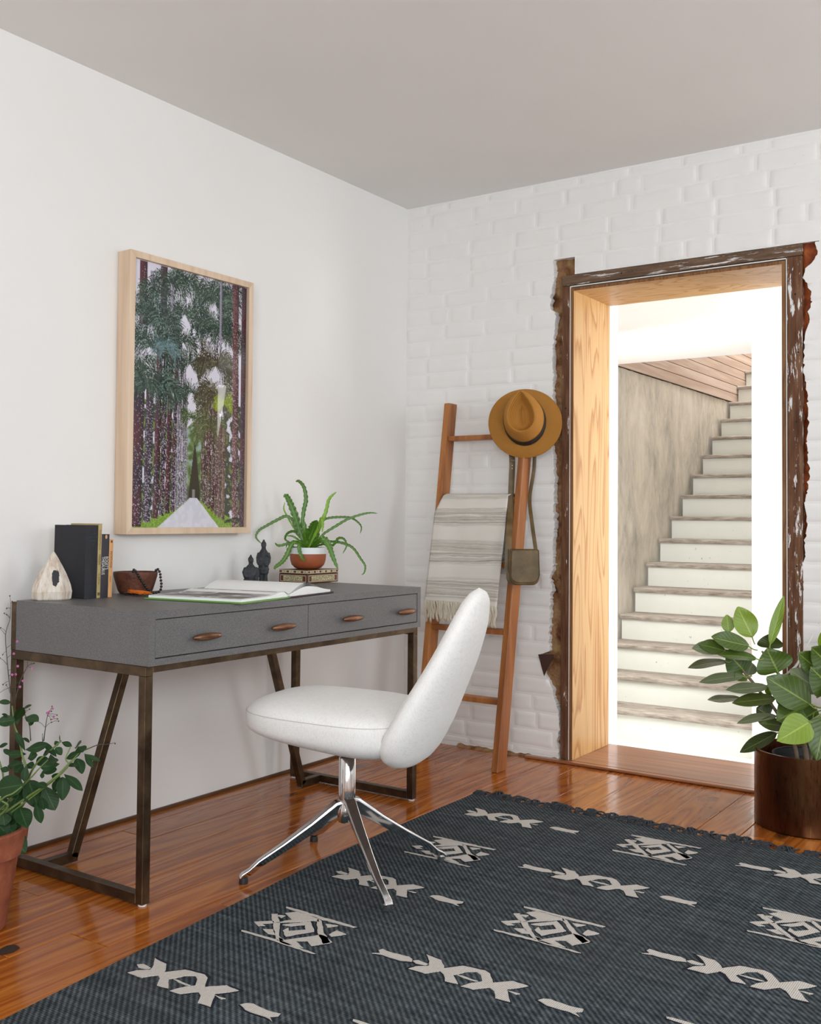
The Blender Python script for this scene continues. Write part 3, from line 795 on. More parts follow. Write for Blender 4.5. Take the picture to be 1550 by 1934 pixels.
def back_pt(a, t, grow=0.0):
    W, Th = interp(WB, t) + grow, interp(TB, t) + grow
    ss = 0
    lean = sum(interp(LB_, t + k * .03) for k in (-2, -1, 0, 1, 2)) / 5
    w = sg(math.cos(a), .80) * W; d = sg(math.sin(a), .85) * Th
    return CP(lean + d - .014 * (w / .21) ** 2 * (1 - .3 * t), w, .334 + .502 * t)
def tv(v): return (1 - math.cos(PI * v)) / 2
MB().grid(lambda u, v: back_pt(2 * PI * u, tv(v)), 64, 44, cu=True).build('backrest', MT['linen'], chair, smooth=180, merge=True)
seam = [back_pt(math.radians(-28), .02 + .96 * k / 40, .0006) for k in range(41)] + [back_pt(math.radians(208), .98 - .96 * k / 40, .0006) for k in range(41)]
MB().tube(seam, .0010, 6, cap=False).build('back_seam', MT['linen_seam'], chair, smooth=180)
MB().lathe([(.0, .212), (.0245, .212), (.0245, .333), (.022, .336), (0, .336)], 32, CC).build('column', MT['chrome'], chair, smooth=40)
MB().lathe([(0, .336), (.019, .336), (.019, .346), (.03, .348), (.03, .372), (0, .372)], 24, CC).build('collar', MT['dark_plastic'], chair, smooth=40)
MB().lathe([(0, .150), (.024, .150), (.030, .160), (.034, .178), (.030, .195), (.0265, .205), (.0255, .214), (0, .214)], 32, CC).build('hub', MT['chrome'], chair, smooth=50)
feet = [(on(457, 1669, 2, 0), 0.0008), (on(733, 1722, 2, .006), RH + .0014), (on(836, 1627, 2, .006), RH + .0014), (on(592, 1588, 2, 0), .0008)]
for P, zf in feet:
    d = P - CC; d.z = 0; L = d.length; d.normalize(); s_ = Vector((-d.y, d.x, 0))
    path = [(.0, .198, .019, .020), (.025, .190, .0185, .021), (.05, .174, .0175, .019), (.10, .141, .016, .0155), (.18, .092, .0135, .0125), (.25, .052, .0115, .0105), (L - .022, .030, .0105, .009), (L - .004, .022, .0115, .008), (L + .006, .014, .012, .006)]
    b = MB(); vs = []
    for (r, z, hw, hh) in path:
        c = CC + d * r + Vector((0, 0, z + zf))
        t = Vector((0, 0, 1)) * .85 + d * .5; t.normalize()
        for a_, b_ in ((-.80, 1), (.80, 1), (1, .62), (.50, -1), (-.50, -1), (-1, .62)): vs.append(c + s_ * hw * a_ + t * hh * b_)
    fs = [(i * 6 + j, (i + 1) * 6 + j, (i + 1) * 6 + (j + 1) % 6, i * 6 + (j + 1) % 6) for i in range(len(path) - 1) for j in range(6)]
    fs += [(0, 1, 2, 3, 4, 5)[::-1], tuple((len(path) - 1) * 6 + j for j in range(6))]
    b.add(vs, fs); sp = b.build('spoke', MT['chrome'], chair, smooth=50, recalc=True, bevel=.0015, seg=2)
    fp = CC + d * (L - .004)
    MB().lathe([(0, zf), (.0125, zf), (.013, zf + .004), (.0115, zf + .016), (0, zf + .016)], 16, (fp.x, fp.y, 0)).build('glide', MT['dark_plastic'] if zf < .005 else MT['chrome'], sp, smooth=50)

# ================================================================== LADDER, THROW, HAT, BAG
lad = tag(empty('decorative_ladder', (.48, -.2, 0)), 'wooden blanket ladder leaning on the white brick wall beside the doorway', 'ladder')
LB, LT, LZ = -.303, -.052, 1.545
def ly(z): return lerp(LB, LT, z / LZ)          # centre line of the rails
td = Vector((0, LT - LB, LZ)).normalized()
def rail(xb, xt, zt):
    b = MB(); vs = []
    for z, x in ((0, xb), (zt, lerp(xb, xt, zt / LZ))):
        tap = 1 if z == 0 else .93
        for dx, dy in ((-.0155, -.036), (.0155, -.036), (.0155, .036), (-.0155, .036)):
            yy = ly(z) + dy * tap
            vs.append((x + dx * tap, yy, z + (.0008 if z == 0 else 0)))
    b.add(vs, [(3, 2, 1, 0), (4, 5, 6, 7), (0, 1, 5, 4), (1, 2, 6, 5), (2, 3, 7, 6), (3, 0, 4, 7)])
    b.build('rail', MT['ladder'], lad, bevel=.004, seg=2)
rail(.303, .282, 1.545); rail(.682, .682, 1.50)
for z in (1.383, 1.108, .832, .556, .274):
    MB().box(.286 + .012, .684 - .012, ly(z) - .024, ly(z) + .024, z - .011, z + .011).build('rung', MT['ladder_rung'] if 'ladder_rung' in MT else MT['ladder'], lad, bevel=.003, seg=2)

t = T('striped_throw', .95, spec=.1)
o_ = t.obj(); z_ = t.xyz(o_, 'Z')
wob = t.noi(t.sca(o_, 3.0, 3.0, 30), 1.0, 4, .6); zz_ = t.math('ADD', z_, t.math('MULTIPLY', t.math('SUBTRACT', wob, .5), .035))
st = t.noi(t.nd('ShaderNodeCombineXYZ', {'X': 0.0, 'Y': 0.0, 'Z': t.math('MULTIPLY', zz_, 150.0)}), 1.0, 3, .7)
band = t.ramp(t.math('MULTIPLY', t.math('ADD', zz_, .45), 2.0), [(0.0, 0.0), (.03, .75), (.16, .9), (.20, .1), (.30, .0), (.34, .85), (.50, .75), (.53, .05), (.63, 0.0), (.66, .95), (.78, .8), (.80, 0.0), (.86, .05), (.885, .75), (.91, .1), (.95, .1), (.965, .8), (1.0, .5)])
fz = t.math('MULTIPLY', t.ramp(st, [(.38, 0.0), (.58, 1.0)]), band)
t.set(Base_Color=t.mix(fz, (.70, .665, .61), (.34, .31, .265))); t.bump(t.noi(t.sca(o_, 300, 300, 500), 1.0, 2), .3, .002); MT['throw'] = t.mat
ZR = 1.108
th = tag(empty('throw_blanket', (.47, ly(ZR), ZR + .018)), 'cream throw with grey streaked stripes and knotted fringe draped over a ladder rung', 'blanket')
def thr(u, v):
    # u along the drape: front hem -> over the rung -> back hem ; v across
    zt = ZR + .0165
    Lf, arc, Lb = .455, .085, .33
    s = u * (Lf + arc + Lb)
    xl, xr = .2935, .646
    if s < Lf:
        f = 1 - s / Lf; z = zt - f * Lf; y = ly(z) - .046 - .012 * f - .003; xl -= .0; sh = f
    elif s < Lf + arc:
        q = (s - Lf) / arc; a = PI * q; z = zt + .010 * math.sin(a); y = lerp(ly(zt) - .049, ly(zt) + .032, q); sh = 0
    else:
        f = (s - Lf - arc) / Lb; z = zt - f * Lb; y = ly(z) + .040; sh = f * .3
    x = lerp(xl - .006 * min(1, sh) + .002, xr - .004 * min(1, sh), v)
    if s >= Lf: x = lerp(.320, .648, v)
    if s < Lf: x = lerp(lerp(.320, xl - .008, min(1, sh * 6)), xr, v)
    y += -.004 * math.sin(v * 9 + 1) * min(1, sh) - .003 * nz(x * 14, z * 5, 1) - (.010 * math.exp(-((v - 1) / .07) ** 2) * min(1, sh))
    z -= .012 * v * v * sh + .004 * nz(v * 4, 2, 2) * sh
    return (x, y, z)
b = MB().grid(thr, 90, 40)
cl = b.build('cloth', MT['throw'], th, smooth=180)
md = cl.modifiers.new('thickness', 'SOLIDIFY'); md.thickness = .003; md.offset = 0
MT['throw_fringe'] = plain('throw_fringe', (.60, .545, .44), .95, var=.15, scale=300)
for i in range(31):                              # knotted fringe, each twisted strand a part
    v = (i + .5) / 31; p = Vector(thr(0.0, v)); rr = random.Random(i)
    L = rr.uniform(.075, .098); dx = rr.uniform(-.006, .006)
    pts = [p + Vector((dx * f + .0025 * math.sin(f * 9 + i), -.004 - .003 * math.sin(f * 6 + i * 2), .004 - L * f)) for f in [k / 7 for k in range(8)]]
    b = MB(); b.tube(pts, [.0035, .0042, .0032, .0030, .0030, .0032, .0042, .0022], 6)
    b.tube([q + Vector((.0045, .001, 0)) for q in pts], [.003, .0035, .003, .003, .003, .003, .003, .002], 6)
    b.build('fringe_strand', MT['throw_fringe'], th, smooth=180)

# ---- straw hat hung on the right rail
HC = Vector((.700, -.125, 1.437))
hn = (Vector((.40, -.90, .05))).normalized()
hu = Vector((0, 0, 1)) - hn * hn.z; hu.normalize(); hr = hu.cross(hn)
hat = tag(empty('straw_hat', HC), 'tan woven straw fedora with black band hung on the ladder top', 'hat')
def HP(x, y, h): return HC + hr * x + hu * y + hn * h
def straw(name, rings):
    t = T(name, .75, spec=.25); uv = t.uv()
    a = t.xyz(uv, 'X'); b_ = t.xyz(uv, 'Y')
    wv = t.math('SINE', t.math('MULTIPLY', b_, rings)); wv2 = t.math('SINE', t.math('MULTIPLY', a, 900.0))
    f = t.math('ADD', t.math('MULTIPLY', wv, .32), t.math('MULTIPLY', wv2, .14)); f = t.math('ADD', f, .5)
    n = t.noi(t.obj(), 40, 4)
    c = t.ramp(f, [(0.05, (.29, .115, .018)), (.5, (.44, .195, .034)), (.95, (.55, .275, .060))])
    t.set(Base_Color=t.mix(t.math('MULTIPLY', n, .5), c, (.36, .155, .028))); t.bump(f, .5, .0015); return t.mat
MT['straw_brim'] = straw('straw_brim', 300); MT['straw_crown'] = straw('straw_crown', 160)
def rb(a): return 1 / math.sqrt((math.cos(a) / .088) ** 2 + (math.sin(a) / .100) ** 2)
tilt_y, tilt_x = .30, -.10                       # the crown leans upwards a little
def brim(u, v):
    a = 2 * PI * u; r = lerp(rb(a) - .002, 1 / math.sqrt((math.cos(a) / .155) ** 2 + (math.sin(a) / .148) ** 2), v)
    h = .004 - .012 * v * v + .010 * v * v * math.cos(2 * a + .4) + .004 * math.sin(3 * a) * v
    if v > .97: h += .002
    return HP(r * math.cos(a), r * math.sin(a) - .004, h)
def uvgrid(b, nu, nv, cu):
    b.uv = [(i / nu, j / nv) for i in range(nu + (0 if cu else 1)) for j in range(nv + 1)]
b = MB().grid(brim, 96, 14, cu=True); uvgrid(b, 96, 14, True)
o = b.build('brim', MT['straw_brim'], hat, smooth=180); md = o.modifiers.new('t', 'SOLIDIFY'); md.thickness = .003; md.offset = 0
def ridge(a):                                   # teardrop rim of the crown top, pointed at the front
    sa = math.sin(a); return .060 * math.cos(a) * max(.0, (1 - sa) / 2 + .02) ** .42 * 1.12, .004 + .078 * sa
def crown(u, v):
    a = 2 * PI * u; c_, s_ = math.cos(a), math.sin(a); bx_, by_ = rb(a) * c_, rb(a) * s_; rx_, ry_ = ridge(a)
    hgt = .104 + .012 * s_
    if v < .60:
        q = v / .60; k = q ** 1.5; h = hgt * math.sin(q * PI / 2) ** .9
        x, y = lerp(bx_, rx_, k), lerp(by_, ry_, k)
    else:
        q = (v - .60) / .40; x, y = rx_ * (1 - q), lerp(ry_, ry_ * .30, q)
        h = hgt - .034 * math.sin(min(1, q * 1.25) * PI / 2) - (.010 * math.sin(q * PI) if q < 1 else 0)
    return HP(x + tilt_x * h, y + tilt_y * h * .9, h + .002)
b = MB().grid(crown, 96, 34, cu=True); uvgrid(b, 96, 34, True)
b.build('crown', MT['straw_crown'], hat, smooth=180)
MT['hatband'] = plain('black_ribbon', (.012, .012, .014), .6)
def band_(u, v):
    a = 2 * PI * u; h = lerp(.003, .036, v); q = h / .108
    qq = q * .62; k = 1.02; rx_, ry_ = ridge(a); x, y = lerp(rb(a) * math.cos(a), rx_, qq ** 1.5) * k, lerp(rb(a) * math.sin(a), ry_, qq ** 1.5) * k
    return HP(x + tilt_x * h, y + tilt_y * h * .9, h + .002)
MB().grid(band_, 96, 4, cu=True).build('band', MT['hatband'], hat, smooth=180)

# ---- shoulder bag
t = T('olive_leather', .42, spec=.5)
n = t.noi(t.obj(), 18, 4); t.set(Base_Color=t.ramp(n, [(.3, (.075, .048, .018)), (.6, (.145, .095, .04)), (.8, (.21, .145, .07))])); t.bump(t.vor(t.obj(), 400), .12, .001); MT['leather'] = t.mat
BC = Vector((.762, -.252, .758))
bag = tag(empty('shoulder_bag', BC), 'small olive brown leather shoulder bag hanging from the ladder by its strap', 'bag')
bn = Vector((.70, -.714, 0)).normalized(); br = Vector((-bn.y, bn.x, 0)); 
def bag_loft(name, w, h, z0, d0, d1, r, mat, flare=0):
    pts = []
    for k in range(7): a = PI + k * PI / 12; pts.append((-w / 2 + r + r * math.cos(a), r + r * math.sin(a)))
    for k in range(7): a = 1.5 * PI + k * PI / 12; pts.append((w / 2 - r + r * math.cos(a), r + r * math.sin(a)))
    pts += [(w / 2 - .004, h - .004), (w / 2 - .012, h), (-w / 2 + .012, h), (-w / 2 + .004, h - .004)]
    n = len(pts); b = MB(); secs = [(d0, .93), (d0 + .005, 1.0), (d1 - .005, 1.0), (d1, .93)]
    vs = []
    for d, s in secs:
        for x, z in pts: vs.append(BC + br * (x * s) + bn * d + Vector((0, 0, z0 + h / 2 + (z - h / 2) * s)))
    fs = [(i * n + j, i * n + (j + 1) % n, (i + 1) * n + (j + 1) % n, (i + 1) * n + j) for i in range(3) for j in range(n)] + [tuple(range(n))[::-1], tuple(3 * n + j for j in range(n))]
    b.add(vs, fs); return b.build(name, mat, bag, smooth=40, recalc=True)
bag_loft('body', .128, .146, 0, -.030, .024, .030, MT['leather'])
bag_loft('flap', .124, .138, .008, .0245, .0295, .034, MT['leather'])
MB().bar(BC + br * -.062 + Vector((0, 0, .02)), BC + br * -.062 + Vector((0, 0, .146)), bn, .030, .004).build('gusset_strap', MT['leather'], bag)
def strap(pts, wdir, w=.013): 
    b = MB(); P = smoothpath(pts, 6)
    b.tube(P, [w] * len(P), 4, flat=.16, side=wdir); return b.build('strap', MT['leather'], bag, smooth=30)
s1 = BC + br * -.066 + Vector((0, 0, .05)); s2 = BC + br * .055 + Vector((0, 0, .135))
strap([s1, s1 + Vector((-.002, .012, .12)), on(963.5, 960, 1, -.17), on(967, 880, 1, -.125), on(968, 850, 1, -.115), Vector((.668, -.085, 1.40))], bn.cross(Vector((0, 0, 1))) * -1)
strap([s2, on(1011, 1035, 1, -.225), on(1004, 985, 1, -.16), on(1000, 940, 1, -.09), Vector((.706, -.052, 1.25)), Vector((.706, -.05, 1.40))], RT, .008)
for (x, y) in ((967.5, 870), (966.5, 901)):
    p = on(x, y, 1, -.124); MB().obox(p, br * .0105, bn * .004, Vector((0, 0, .003))).build('strap_keeper', MT['leather'], bag)
for y in (879, 885, 891):
    p = on(967, y, 1, -.1285); MB().obox(p, br * .0014, bn * .0012, Vector((0, 0, .0014))).build('eyelet', MT['bead'], bag)

# ================================================================== FRAMED PRINT
PY1, PY2, PZ1, PZ2, PT = -1.7108, -1.1190, .9646, 1.9145, .0653
pic = tag(empty('framed_print', (0, (PY1 + PY2) / 2, PZ1)), 'framed photograph of a palm avenue in a pale maple box frame on the left wall', 'picture')
fwid = .0225
def fbar(p, q, ins):                            # mitred moulding from corner p to corner q, ins = direction inwards
    b = MB(); p, q, ins = Vector(p), Vector(q), Vector(ins); d = (q - p).normalized()
    a = [p, q, q - d * fwid + ins * fwid, p + d * fwid + ins * fwid]
    vs = [v + Vector((.002, 0, 0)) for v in a] + [v + Vector((PT, 0, 0)) for v in a]
    b.add(vs, [(3, 2, 1, 0), (4, 5, 6, 7), (0, 1, 5, 4), (1, 2, 6, 5), (2, 3, 7, 6), (3, 0, 4, 7)])
    return b
c00, c10, c11, c01 = (0, PY1, PZ1), (0, PY2, PZ1), (0, PY2, PZ2), (0, PY1, PZ2)
for p, q, i in ((c00, c10, (0, 0, 1)), (c10, c11, (0, -1, 0)), (c11, c01, (0, 0, -1)), (c01, c00, (0, 1, 0))):
    fbar(p, q, i).build('frame_rail', MT['maple'] if i[1] else MT.get('maple_h', MT['maple']), pic, recalc=True, bevel=.0008, seg=1)
MB().box(.003, .008, PY1 + fwid, PY2 - fwid, PZ1 + fwid, PZ2 - fwid).build('backing', MT['gap'], pic)
# printed photograph: painted point by point
def paint_print(Wd, Hd):
    rg_ = np.random.default_rng(4)
    V, U = np.mgrid[0:Hd, 0:Wd]; U = U / (Wd - 1); V = V / (Hd - 1)
    img = np.zeros((Hd, Wd, 3)); img[:] = (.70, .68, .78)
    def fill(mask, c, a=1.0):
        img[mask] = img[mask] * (1 - a) + np.array(c) * a
    sp = rg_.random((Hd, Wd)); sp2 = rg_.random((Hd, Wd))
    spb = np.kron(rg_.random((Hd // 2 + 1, Wd // 2 + 1)), np.ones((2, 2)))[:Hd, :Wd]
    cl = np.kron(rg_.random((Hd // 7 + 2, Wd // 5 + 2)), np.ones((7, 5)))[:Hd, :Wd]
    for _ in range(3): cl = (cl + np.roll(cl, 2, 0) + np.roll(cl, -3, 0) + np.roll(cl, 2, 1) + np.roll(cl, -2, 1)) / 5
    cl = (np.argsort(np.argsort((cl + .12 * sp).ravel())) / cl.size).reshape(cl.shape)
    vpu, vpv = .525, .885
    L = (U < .46) & (V > .52); Rr = (U > .60) & (V > .50)
    fill(L & (cl > .25), (.035, .07, .03)); fill(L & (cl > .80), (.16, .26, .05)); fill(Rr & (cl > .15), (.05, .055, .035)); fill(Rr & (cl > .85), (.16, .22, .05))
    mid = (U > .43) & (U < .61) & (V > .58 + .5 * np.abs(U - .525)); fill(mid, (.09, .14, .06)); fill(mid & (cl > .5), (.20, .28, .10)); fill(mid & (cl > .85), (.30, .42, .42))
    fill((np.abs(U - .535) < .05 * np.clip((V - .66) * 5, 0, 1)) & (V > .66), (.045, .042, .03)); fill((np.abs(U - .53) < .012) & (V > .85), (.25, .24, .24))
    g = (V > vpv) & (np.abs(U - vpu) < .02 + (V - vpv) * 4.2); fill(g, (.14, .27, .03)); fill(g & (sp > .6), (.30, .44, .06))
    pth = (V > vpv) & (U > vpu - .03 - (V - vpv) * 2.35) & (U < vpu + .035 + (V - vpv) * 1.75); fill(pth, (.62, .62, .70)); fill(pth & (cl > .6), (.68, .67, .75))
    def trunk(u, w, top, bot, dark, lite, red=0.0, drift=0.0, dens=.35):
        uc = u + drift * (1 - V); x = (U - uc) / w
        mk = (np.abs(x) < .5) & (V > top) & (V < bot)
        sh = .45 + 1.1 * np.clip(.5 - x, 0, 1)
        base = np.array(dark)[None, None] * sh[..., None]
        if red: base = np.where((np.sin(V * 23 + u * 40) + 2 * spb - 1 < red * 3 - 1.2)[..., None], np.array((.085, .026, .034)) * sh[..., None], base)
        base = np.where((spb * .5 + sp * .5 > 1 - dens * (.30 + .62 * V))[..., None], np.array(lite) * (.35 + .5 * sp2)[..., None] + base * .4, base)
        img[mk] = base[mk]
    def frond(cu, cv, ang, ln, c1, c2, wdt, droop):
        pu, pv = cu, cv; n = int(ln * Hd * 1.2); sgn = 1 if math.cos(ang) > 0 else -1
        for i in range(n):
            f = i / n; a = ang + droop * f * sgn
            pu += math.cos(a) * ln / n * 1.65; pv += math.sin(a) * ln / n
            if i % 3: continue
            for s in (-1, 1):
                la = a + s * (1.0 - .45 * f) + rg_.uniform(-.12, .12); ll = wdt * math.sin(PI * min(1, f * .8 + .18)) * rg_.uniform(.7, 1.15)
                m = max(2, int(ll * Hd * 1.3)); t = np.arange(m) / m
                qu = ((pu + np.cos(la) * ll * t * 1.65) * Wd).astype(int); qv = ((pv + np.sin(la) * ll * t + .45 * ll * t * t) * Hd).astype(int)
                ok = (qu >= 0) & (qu < Wd) & (qv >= 0) & (qv < Hd)
                k = rg_.random() ** 3.2; img[qv[ok], qu[ok]] = np.array(c1) * (1 - k) + np.array(c2) * k
    def crown_(cu, cv, r, n, c1=(.012, .028, .022), c2=(.16, .24, .17), lo=-2.9, hi=-.2, wdt=.06):
        for a in np.linspace(lo, hi, n): frond(cu, cv, a + rg_.uniform(-.12, .12), r * rg_.uniform(.75, 1.1), c1, c2, wdt, rg_.uniform(1.3, 2.3))
    dk, lt, gy = (.045, .025, .04), (.66, .64, .74), (.26, .24, .32)
    for u, w, top in ((.468, .010, .42), (.455, .012, .38), (.438, .014, .34), (.418, .017, .28), (.395, .020, .20), (.370, .022, .14)): trunk(u, w, top, .90 + (.465 - u) * .35, (.18, .15, .20), lt, drift=-.02, dens=.5)
    for u, w, top in ((.60, .012, .52), (.618, .014, .50), (.64, .018, .44), (.665, .024, .46), (.697, .028, .42), (.735, .036, .44)): trunk(u, w, top, .90 + (u - .60) * .38, (.12, .075, .06), lt, .15, dens=.34)
    crown_(.42, .05, .10, 8); crown_(.43, .17, .10, 10); crown_(.42, .28, .08, 8); crown_(.48, .36, .07, 7); crown_(.50, .47, .06, 7); crown_(.50, .57, .07, 8, (.03, .06, .02), (.2, .3, .1), wdt=.03)
    crown_(.70, .09, .13, 15, hi=.3); crown_(.71, .20, .12, 13); crown_(.82, .05, .12, 8); crown_(.82, .22, .10, 7)
    trunk(.755, .022, .0, .36, gy, lt, dens=.5)
    crown_(.71, .35, .13, 15, (.035, .03, .018), (.20, .20, .12)); crown_(.72, .48, .13, 13, (.045, .04, .022), (.24, .24, .15)); crown_(.80, .50, .07, 7, (.22, .30, .02), (.45, .52, .06), wdt=.03); crown_(.66, .60, .09, 8, (.06, .07, .03), (.22, .25, .12))
    trunk(.80, .03, .60, .97, (.16, .09, .06), (.55, .48, .42), .1); trunk(.765, .034, .58, .96, (.12, .06, .045), (.5, .42, .36), .1)
    for u, w, top, rd in ((.345, .030, .30, .1), (.30, .040, .22, .6), (.255, .036, .20, .1), (.205, .050, .25, .5), (.135, .062, .45, .0), (.050, .085, .42, .45)): trunk(u, w, top, .935 + (.36 - u) * .2, dk, lt, rd, drift=.03, dens=.26 if rd > .3 else .42)
    trunk(.085, .062, .0, .24, (.12, .05, .09), lt, .5, dens=.35); trunk(.25, .055, .0, .20, (.10, .06, .10), lt, .3, dens=.3); trunk(.155, .030, .03, .20, gy, lt, dens=.5); trunk(.32, .022, .03, .30, gy, lt, dens=.6)
    crown_(.30, .06, .10, 7); crown_(.20, .12, .09, 6, hi=-1.0); crown_(.08, .20, .15, 11, c2=(.17, .27, .22)); crown_(.24, .22, .11, 8, c2=(.2, .3, .26)); crown_(.14, .32, .19, 12, c2=(.20, .30, .25)); crown_(.27, .31, .06, 4, c1=(.10, .17, .18), c2=(.25, .38, .42)); crown_(.12, .48, .22, 12, c2=(.17, .28, .22)); crown_(.03, .42, .14, 8)
    trunk(.915, .058, .0, 1.0, (.15, .06, .065), (.62, .55, .52), .45, drift=-.02, dens=.4); trunk(.985, .06, .0, 1.0, (.045, .025, .035), gy, .2, dens=.35); 
    for k in range(4): frond(.97, .955 + .006 * k, 3.0 + .1 * k, .10, (.02, .02, .01), (.06, .07, .03), .012, .3)
    return np.clip(img, 0, 1)
Wd, Hd = 250, 420
IMG = paint_print(Wd, Hd)
y0, y1, z0, z1 = PY1 + fwid, PY2 - fwid, PZ1 + fwid, PZ2 - fwid
jj, ii = np.mgrid[0:Hd, 0:Wd]
vs = np.stack([np.full(Wd * Hd, .0505), (y0 + (y1 - y0) * ii / (Wd - 1)).ravel(), (z1 + (z0 - z1) * jj / (Hd - 1)).ravel() ], 1) - np.array([0, (PY1 + PY2) / 2, PZ1])
a = (jj[:-1, :-1] * Wd + ii[:-1, :-1]).ravel(); fc = np.stack([a, a + Wd, a + Wd + 1, a + 1], 1)
me = bpy.data.meshes.new('print'); me.from_pydata(vs.tolist(), [], fc.tolist())
at = me.color_attributes.new('ink', 'FLOAT_COLOR', 'POINT'); at.data.foreach_set('color', np.concatenate([IMG.reshape(-1, 3), np.ones((Wd * Hd, 1))], 1).astype(np.float32).ravel())
t = T('photo_print', .6, spec=.2); ca = t.nd('ShaderNodeVertexColor', layer_name='ink'); t.set(Base_Color=ca); me.materials.append(t.mat)
o = bpy.data.objects.new('print', me); col.objects.link(o); o.parent = pic
MB().box(.0545, .0565, y0, y1, z0, z1).build('glazing', MT['glass'], pic)
# ================================================================== THINGS ON THE DESK
def text(body, size, org, xd, yd, mat, parent, name='lettering', align='LEFT', depth=.0003, squash=1.0):
    cu = bpy.data.curves.new('t', 'FONT'); cu.body = body; cu.size = size; cu.align_x = align; cu.resolution_u = 2; cu.extrude = 0
    o = bpy.data.objects.new('t', cu); col.objects.link(o)
    me = bpy.data.meshes.new_from_object(o.evaluated_get(bpy.context.evaluated_depsgraph_get()))
    bpy.data.objects.remove(o); bpy.data.curves.remove(cu)
    b = MB(); xd, yd = Vector(xd), Vector(yd); nn = xd.cross(yd)
    b.add([Vector(org) + xd * v.co.x * squash + yd * v.co.y + nn * depth for v in me.vertices], [tuple(p.vertices) for p in me.polygons])
    bpy.data.meshes.remove(me)
    return b.build(name, mat, parent)
MT['paper'] = plain('page_paper', (.76, .73, .66), .8, var=.04, scale=300)
MT['white_paper'] = plain('white_paper', (.83, .83, .82), .7, var=.02, scale=20)
MT['black_cloth'] = plain('black_book_cloth', (.014, .014, .019), .7, var=.3, scale=60, bump=.1)
MT['gold_card'] = plain('gold_card', (.42, .32, .14), .6, var=.12, scale=40)
MT['navy_card'] = plain('worn_black_card', (.022, .020, .028), .45, var=.4, scale=50)
MT['orange_card'] = plain('orange_card', (.62, .33, .14), .6, var=.1, scale=40)
MT['ink_teal'] = plain('faded_teal_foil', (.018, .045, .055), .5)
MT['ink_brown'] = plain('brown_ink', (.13, .035, .01), .7)
MT['ink_olive'] = plain('olive_ink', (.13, .085, .025), .7)
MT['ink_white'] = plain('white_ink', (.72, .71, .68), .7)
XSP = .203
def Yp(px, py=1120): return on(px, py, 0, XSP).y
def Zp(px, py): return on(px, py, 0, XSP).z
TOPZ = DH + .0006
def book(name, label, y0, y1, ztop, depth, mat, lean, hard):
    bo = tag(empty(name, (XSP - depth / 2, (y0 + y1) / 2, TOPZ)), label, 'book', 'books standing on the desk')
    t = .0032 if hard else .0008; hgt = ztop - TOPZ; ins = .004 if hard else .0006
    def sh(b):
        b.v = [(x, y + (z - TOPZ) * lean, z) for x, y, z in b.v]; return b
    x0 = XSP - depth
    sh(MB().box(x0, XSP - .002, y0, y0 + t, TOPZ, ztop)).build('cover', mat, bo, bevel=.0008, seg=1)
    sh(MB().box(x0, XSP - .002, y1 - t, y1, TOPZ, ztop)).build('cover', mat, bo, bevel=.0008, seg=1)
    b = MB(); n = 8; vs = []
    for z in (TOPZ, ztop):
        for k in range(n + 1):
            f = k / n; y = lerp(y0, y1, f); x = XSP - .003 + (.0045 if hard else .0012) * math.sin(f * PI)
            vs.append((x, y, z))
        for k in range(n + 1):
            f = 1 - k / n; vs.append((XSP - .003 - t, lerp(y0 + t * .6, y1 - t * .6, f), z))
    m_ = 2 * n + 2
    b.add(vs, [tuple(range(m_)), tuple(range(m_, 2 * m_))[::-1]] + [(i, (i + 1) % m_, m_ + (i + 1) % m_, m_ + i) for i in range(m_)])
    sh(b).build('spine', mat, bo, smooth=30, recalc=True)
    sh(MB().box(x0 + ins, XSP - .0045, y0 + t, y1 - t, TOPZ + ins, ztop - ins)).build('page_block', MT['paper'], bo)
    return bo
yb0, yb1, yb2, yb3, yb4 = Yp(160), Yp(183.2), Yp(190), Yp(204.5), Yp(211.8)
bo = book('hardback_book', 'thick black cloth hardback with faded teal spine lettering, tallest book on the desk', yb0, yb1 - .0005, Zp(165, 992), .152, MT['black_cloth'], .012, True)
for i, (s, w) in enumerate((('THE', 1), ('POETICAL', 1), ('WORKS', 1), ('OF', 1))):
    text(s, .0075, (XSP + .0018, (yb0 + yb1) / 2 + .003, Zp(172, 1010) - i * .0105), (0, 1, 0), (0, 0, 1), MT['ink_teal'], bo, align='CENTER')
bo = book('paperback_book', 'slim gold paperback with olive lettering between the two black books', yb1, yb2 - .0004, Zp(188, 989), .135, MT['gold_card'], .017, False)
def spine_text(bo, s, size, yc, ztop, lean, mat, dx=.0, sq=1.0):
    xd = Vector((0, -lean, -1)).normalized(); yd = Vector((0, 1, -lean)).normalized()
    y = yc + (ztop - TOPZ) * lean - size * .36
    text(s, size, (XSP - .0012 + dx, y, ztop), xd, yd, mat, bo, squash=sq)
yc = (yb1 + yb2) / 2
spine_text(bo, 'The Devotional Poems of', .0095, yc, Zp(188, 1000), .017, MT['ink_olive'], sq=.62); spine_text(bo, 'MIRABAI', .013, yc, Zp(188, 1047), .017, MT['ink_olive'], sq=.66); spine_text(bo, 'A.J. ALSTON', .011, yc, Zp(188, 1083), .017, MT['ink_olive'], sq=.55)
MB().box(XSP - .0012, XSP - .0004, yc - .004, yc + .004, TOPZ + .008, TOPZ + .017).build('publisher_mark', MT['ink_olive'], bo)
bo = book('paperback_book', 'worn black paperback with bold white lettering and orange oval on its spine', yb2, yb3 - .0004, Zp(198, 1009), .12, MT['navy_card'], .018, False)
yc = (yb2 + yb3) / 2
spine_text(bo, "ROGET'S", .0165, yc + .0055, Zp(198, 1051), .018, MT['ink_white'], .0006, .62); spine_text(bo, 'THESAURUS', .0165, yc - .0075, Zp(198, 1051), .018, MT['ink_white'], .0006, .62)
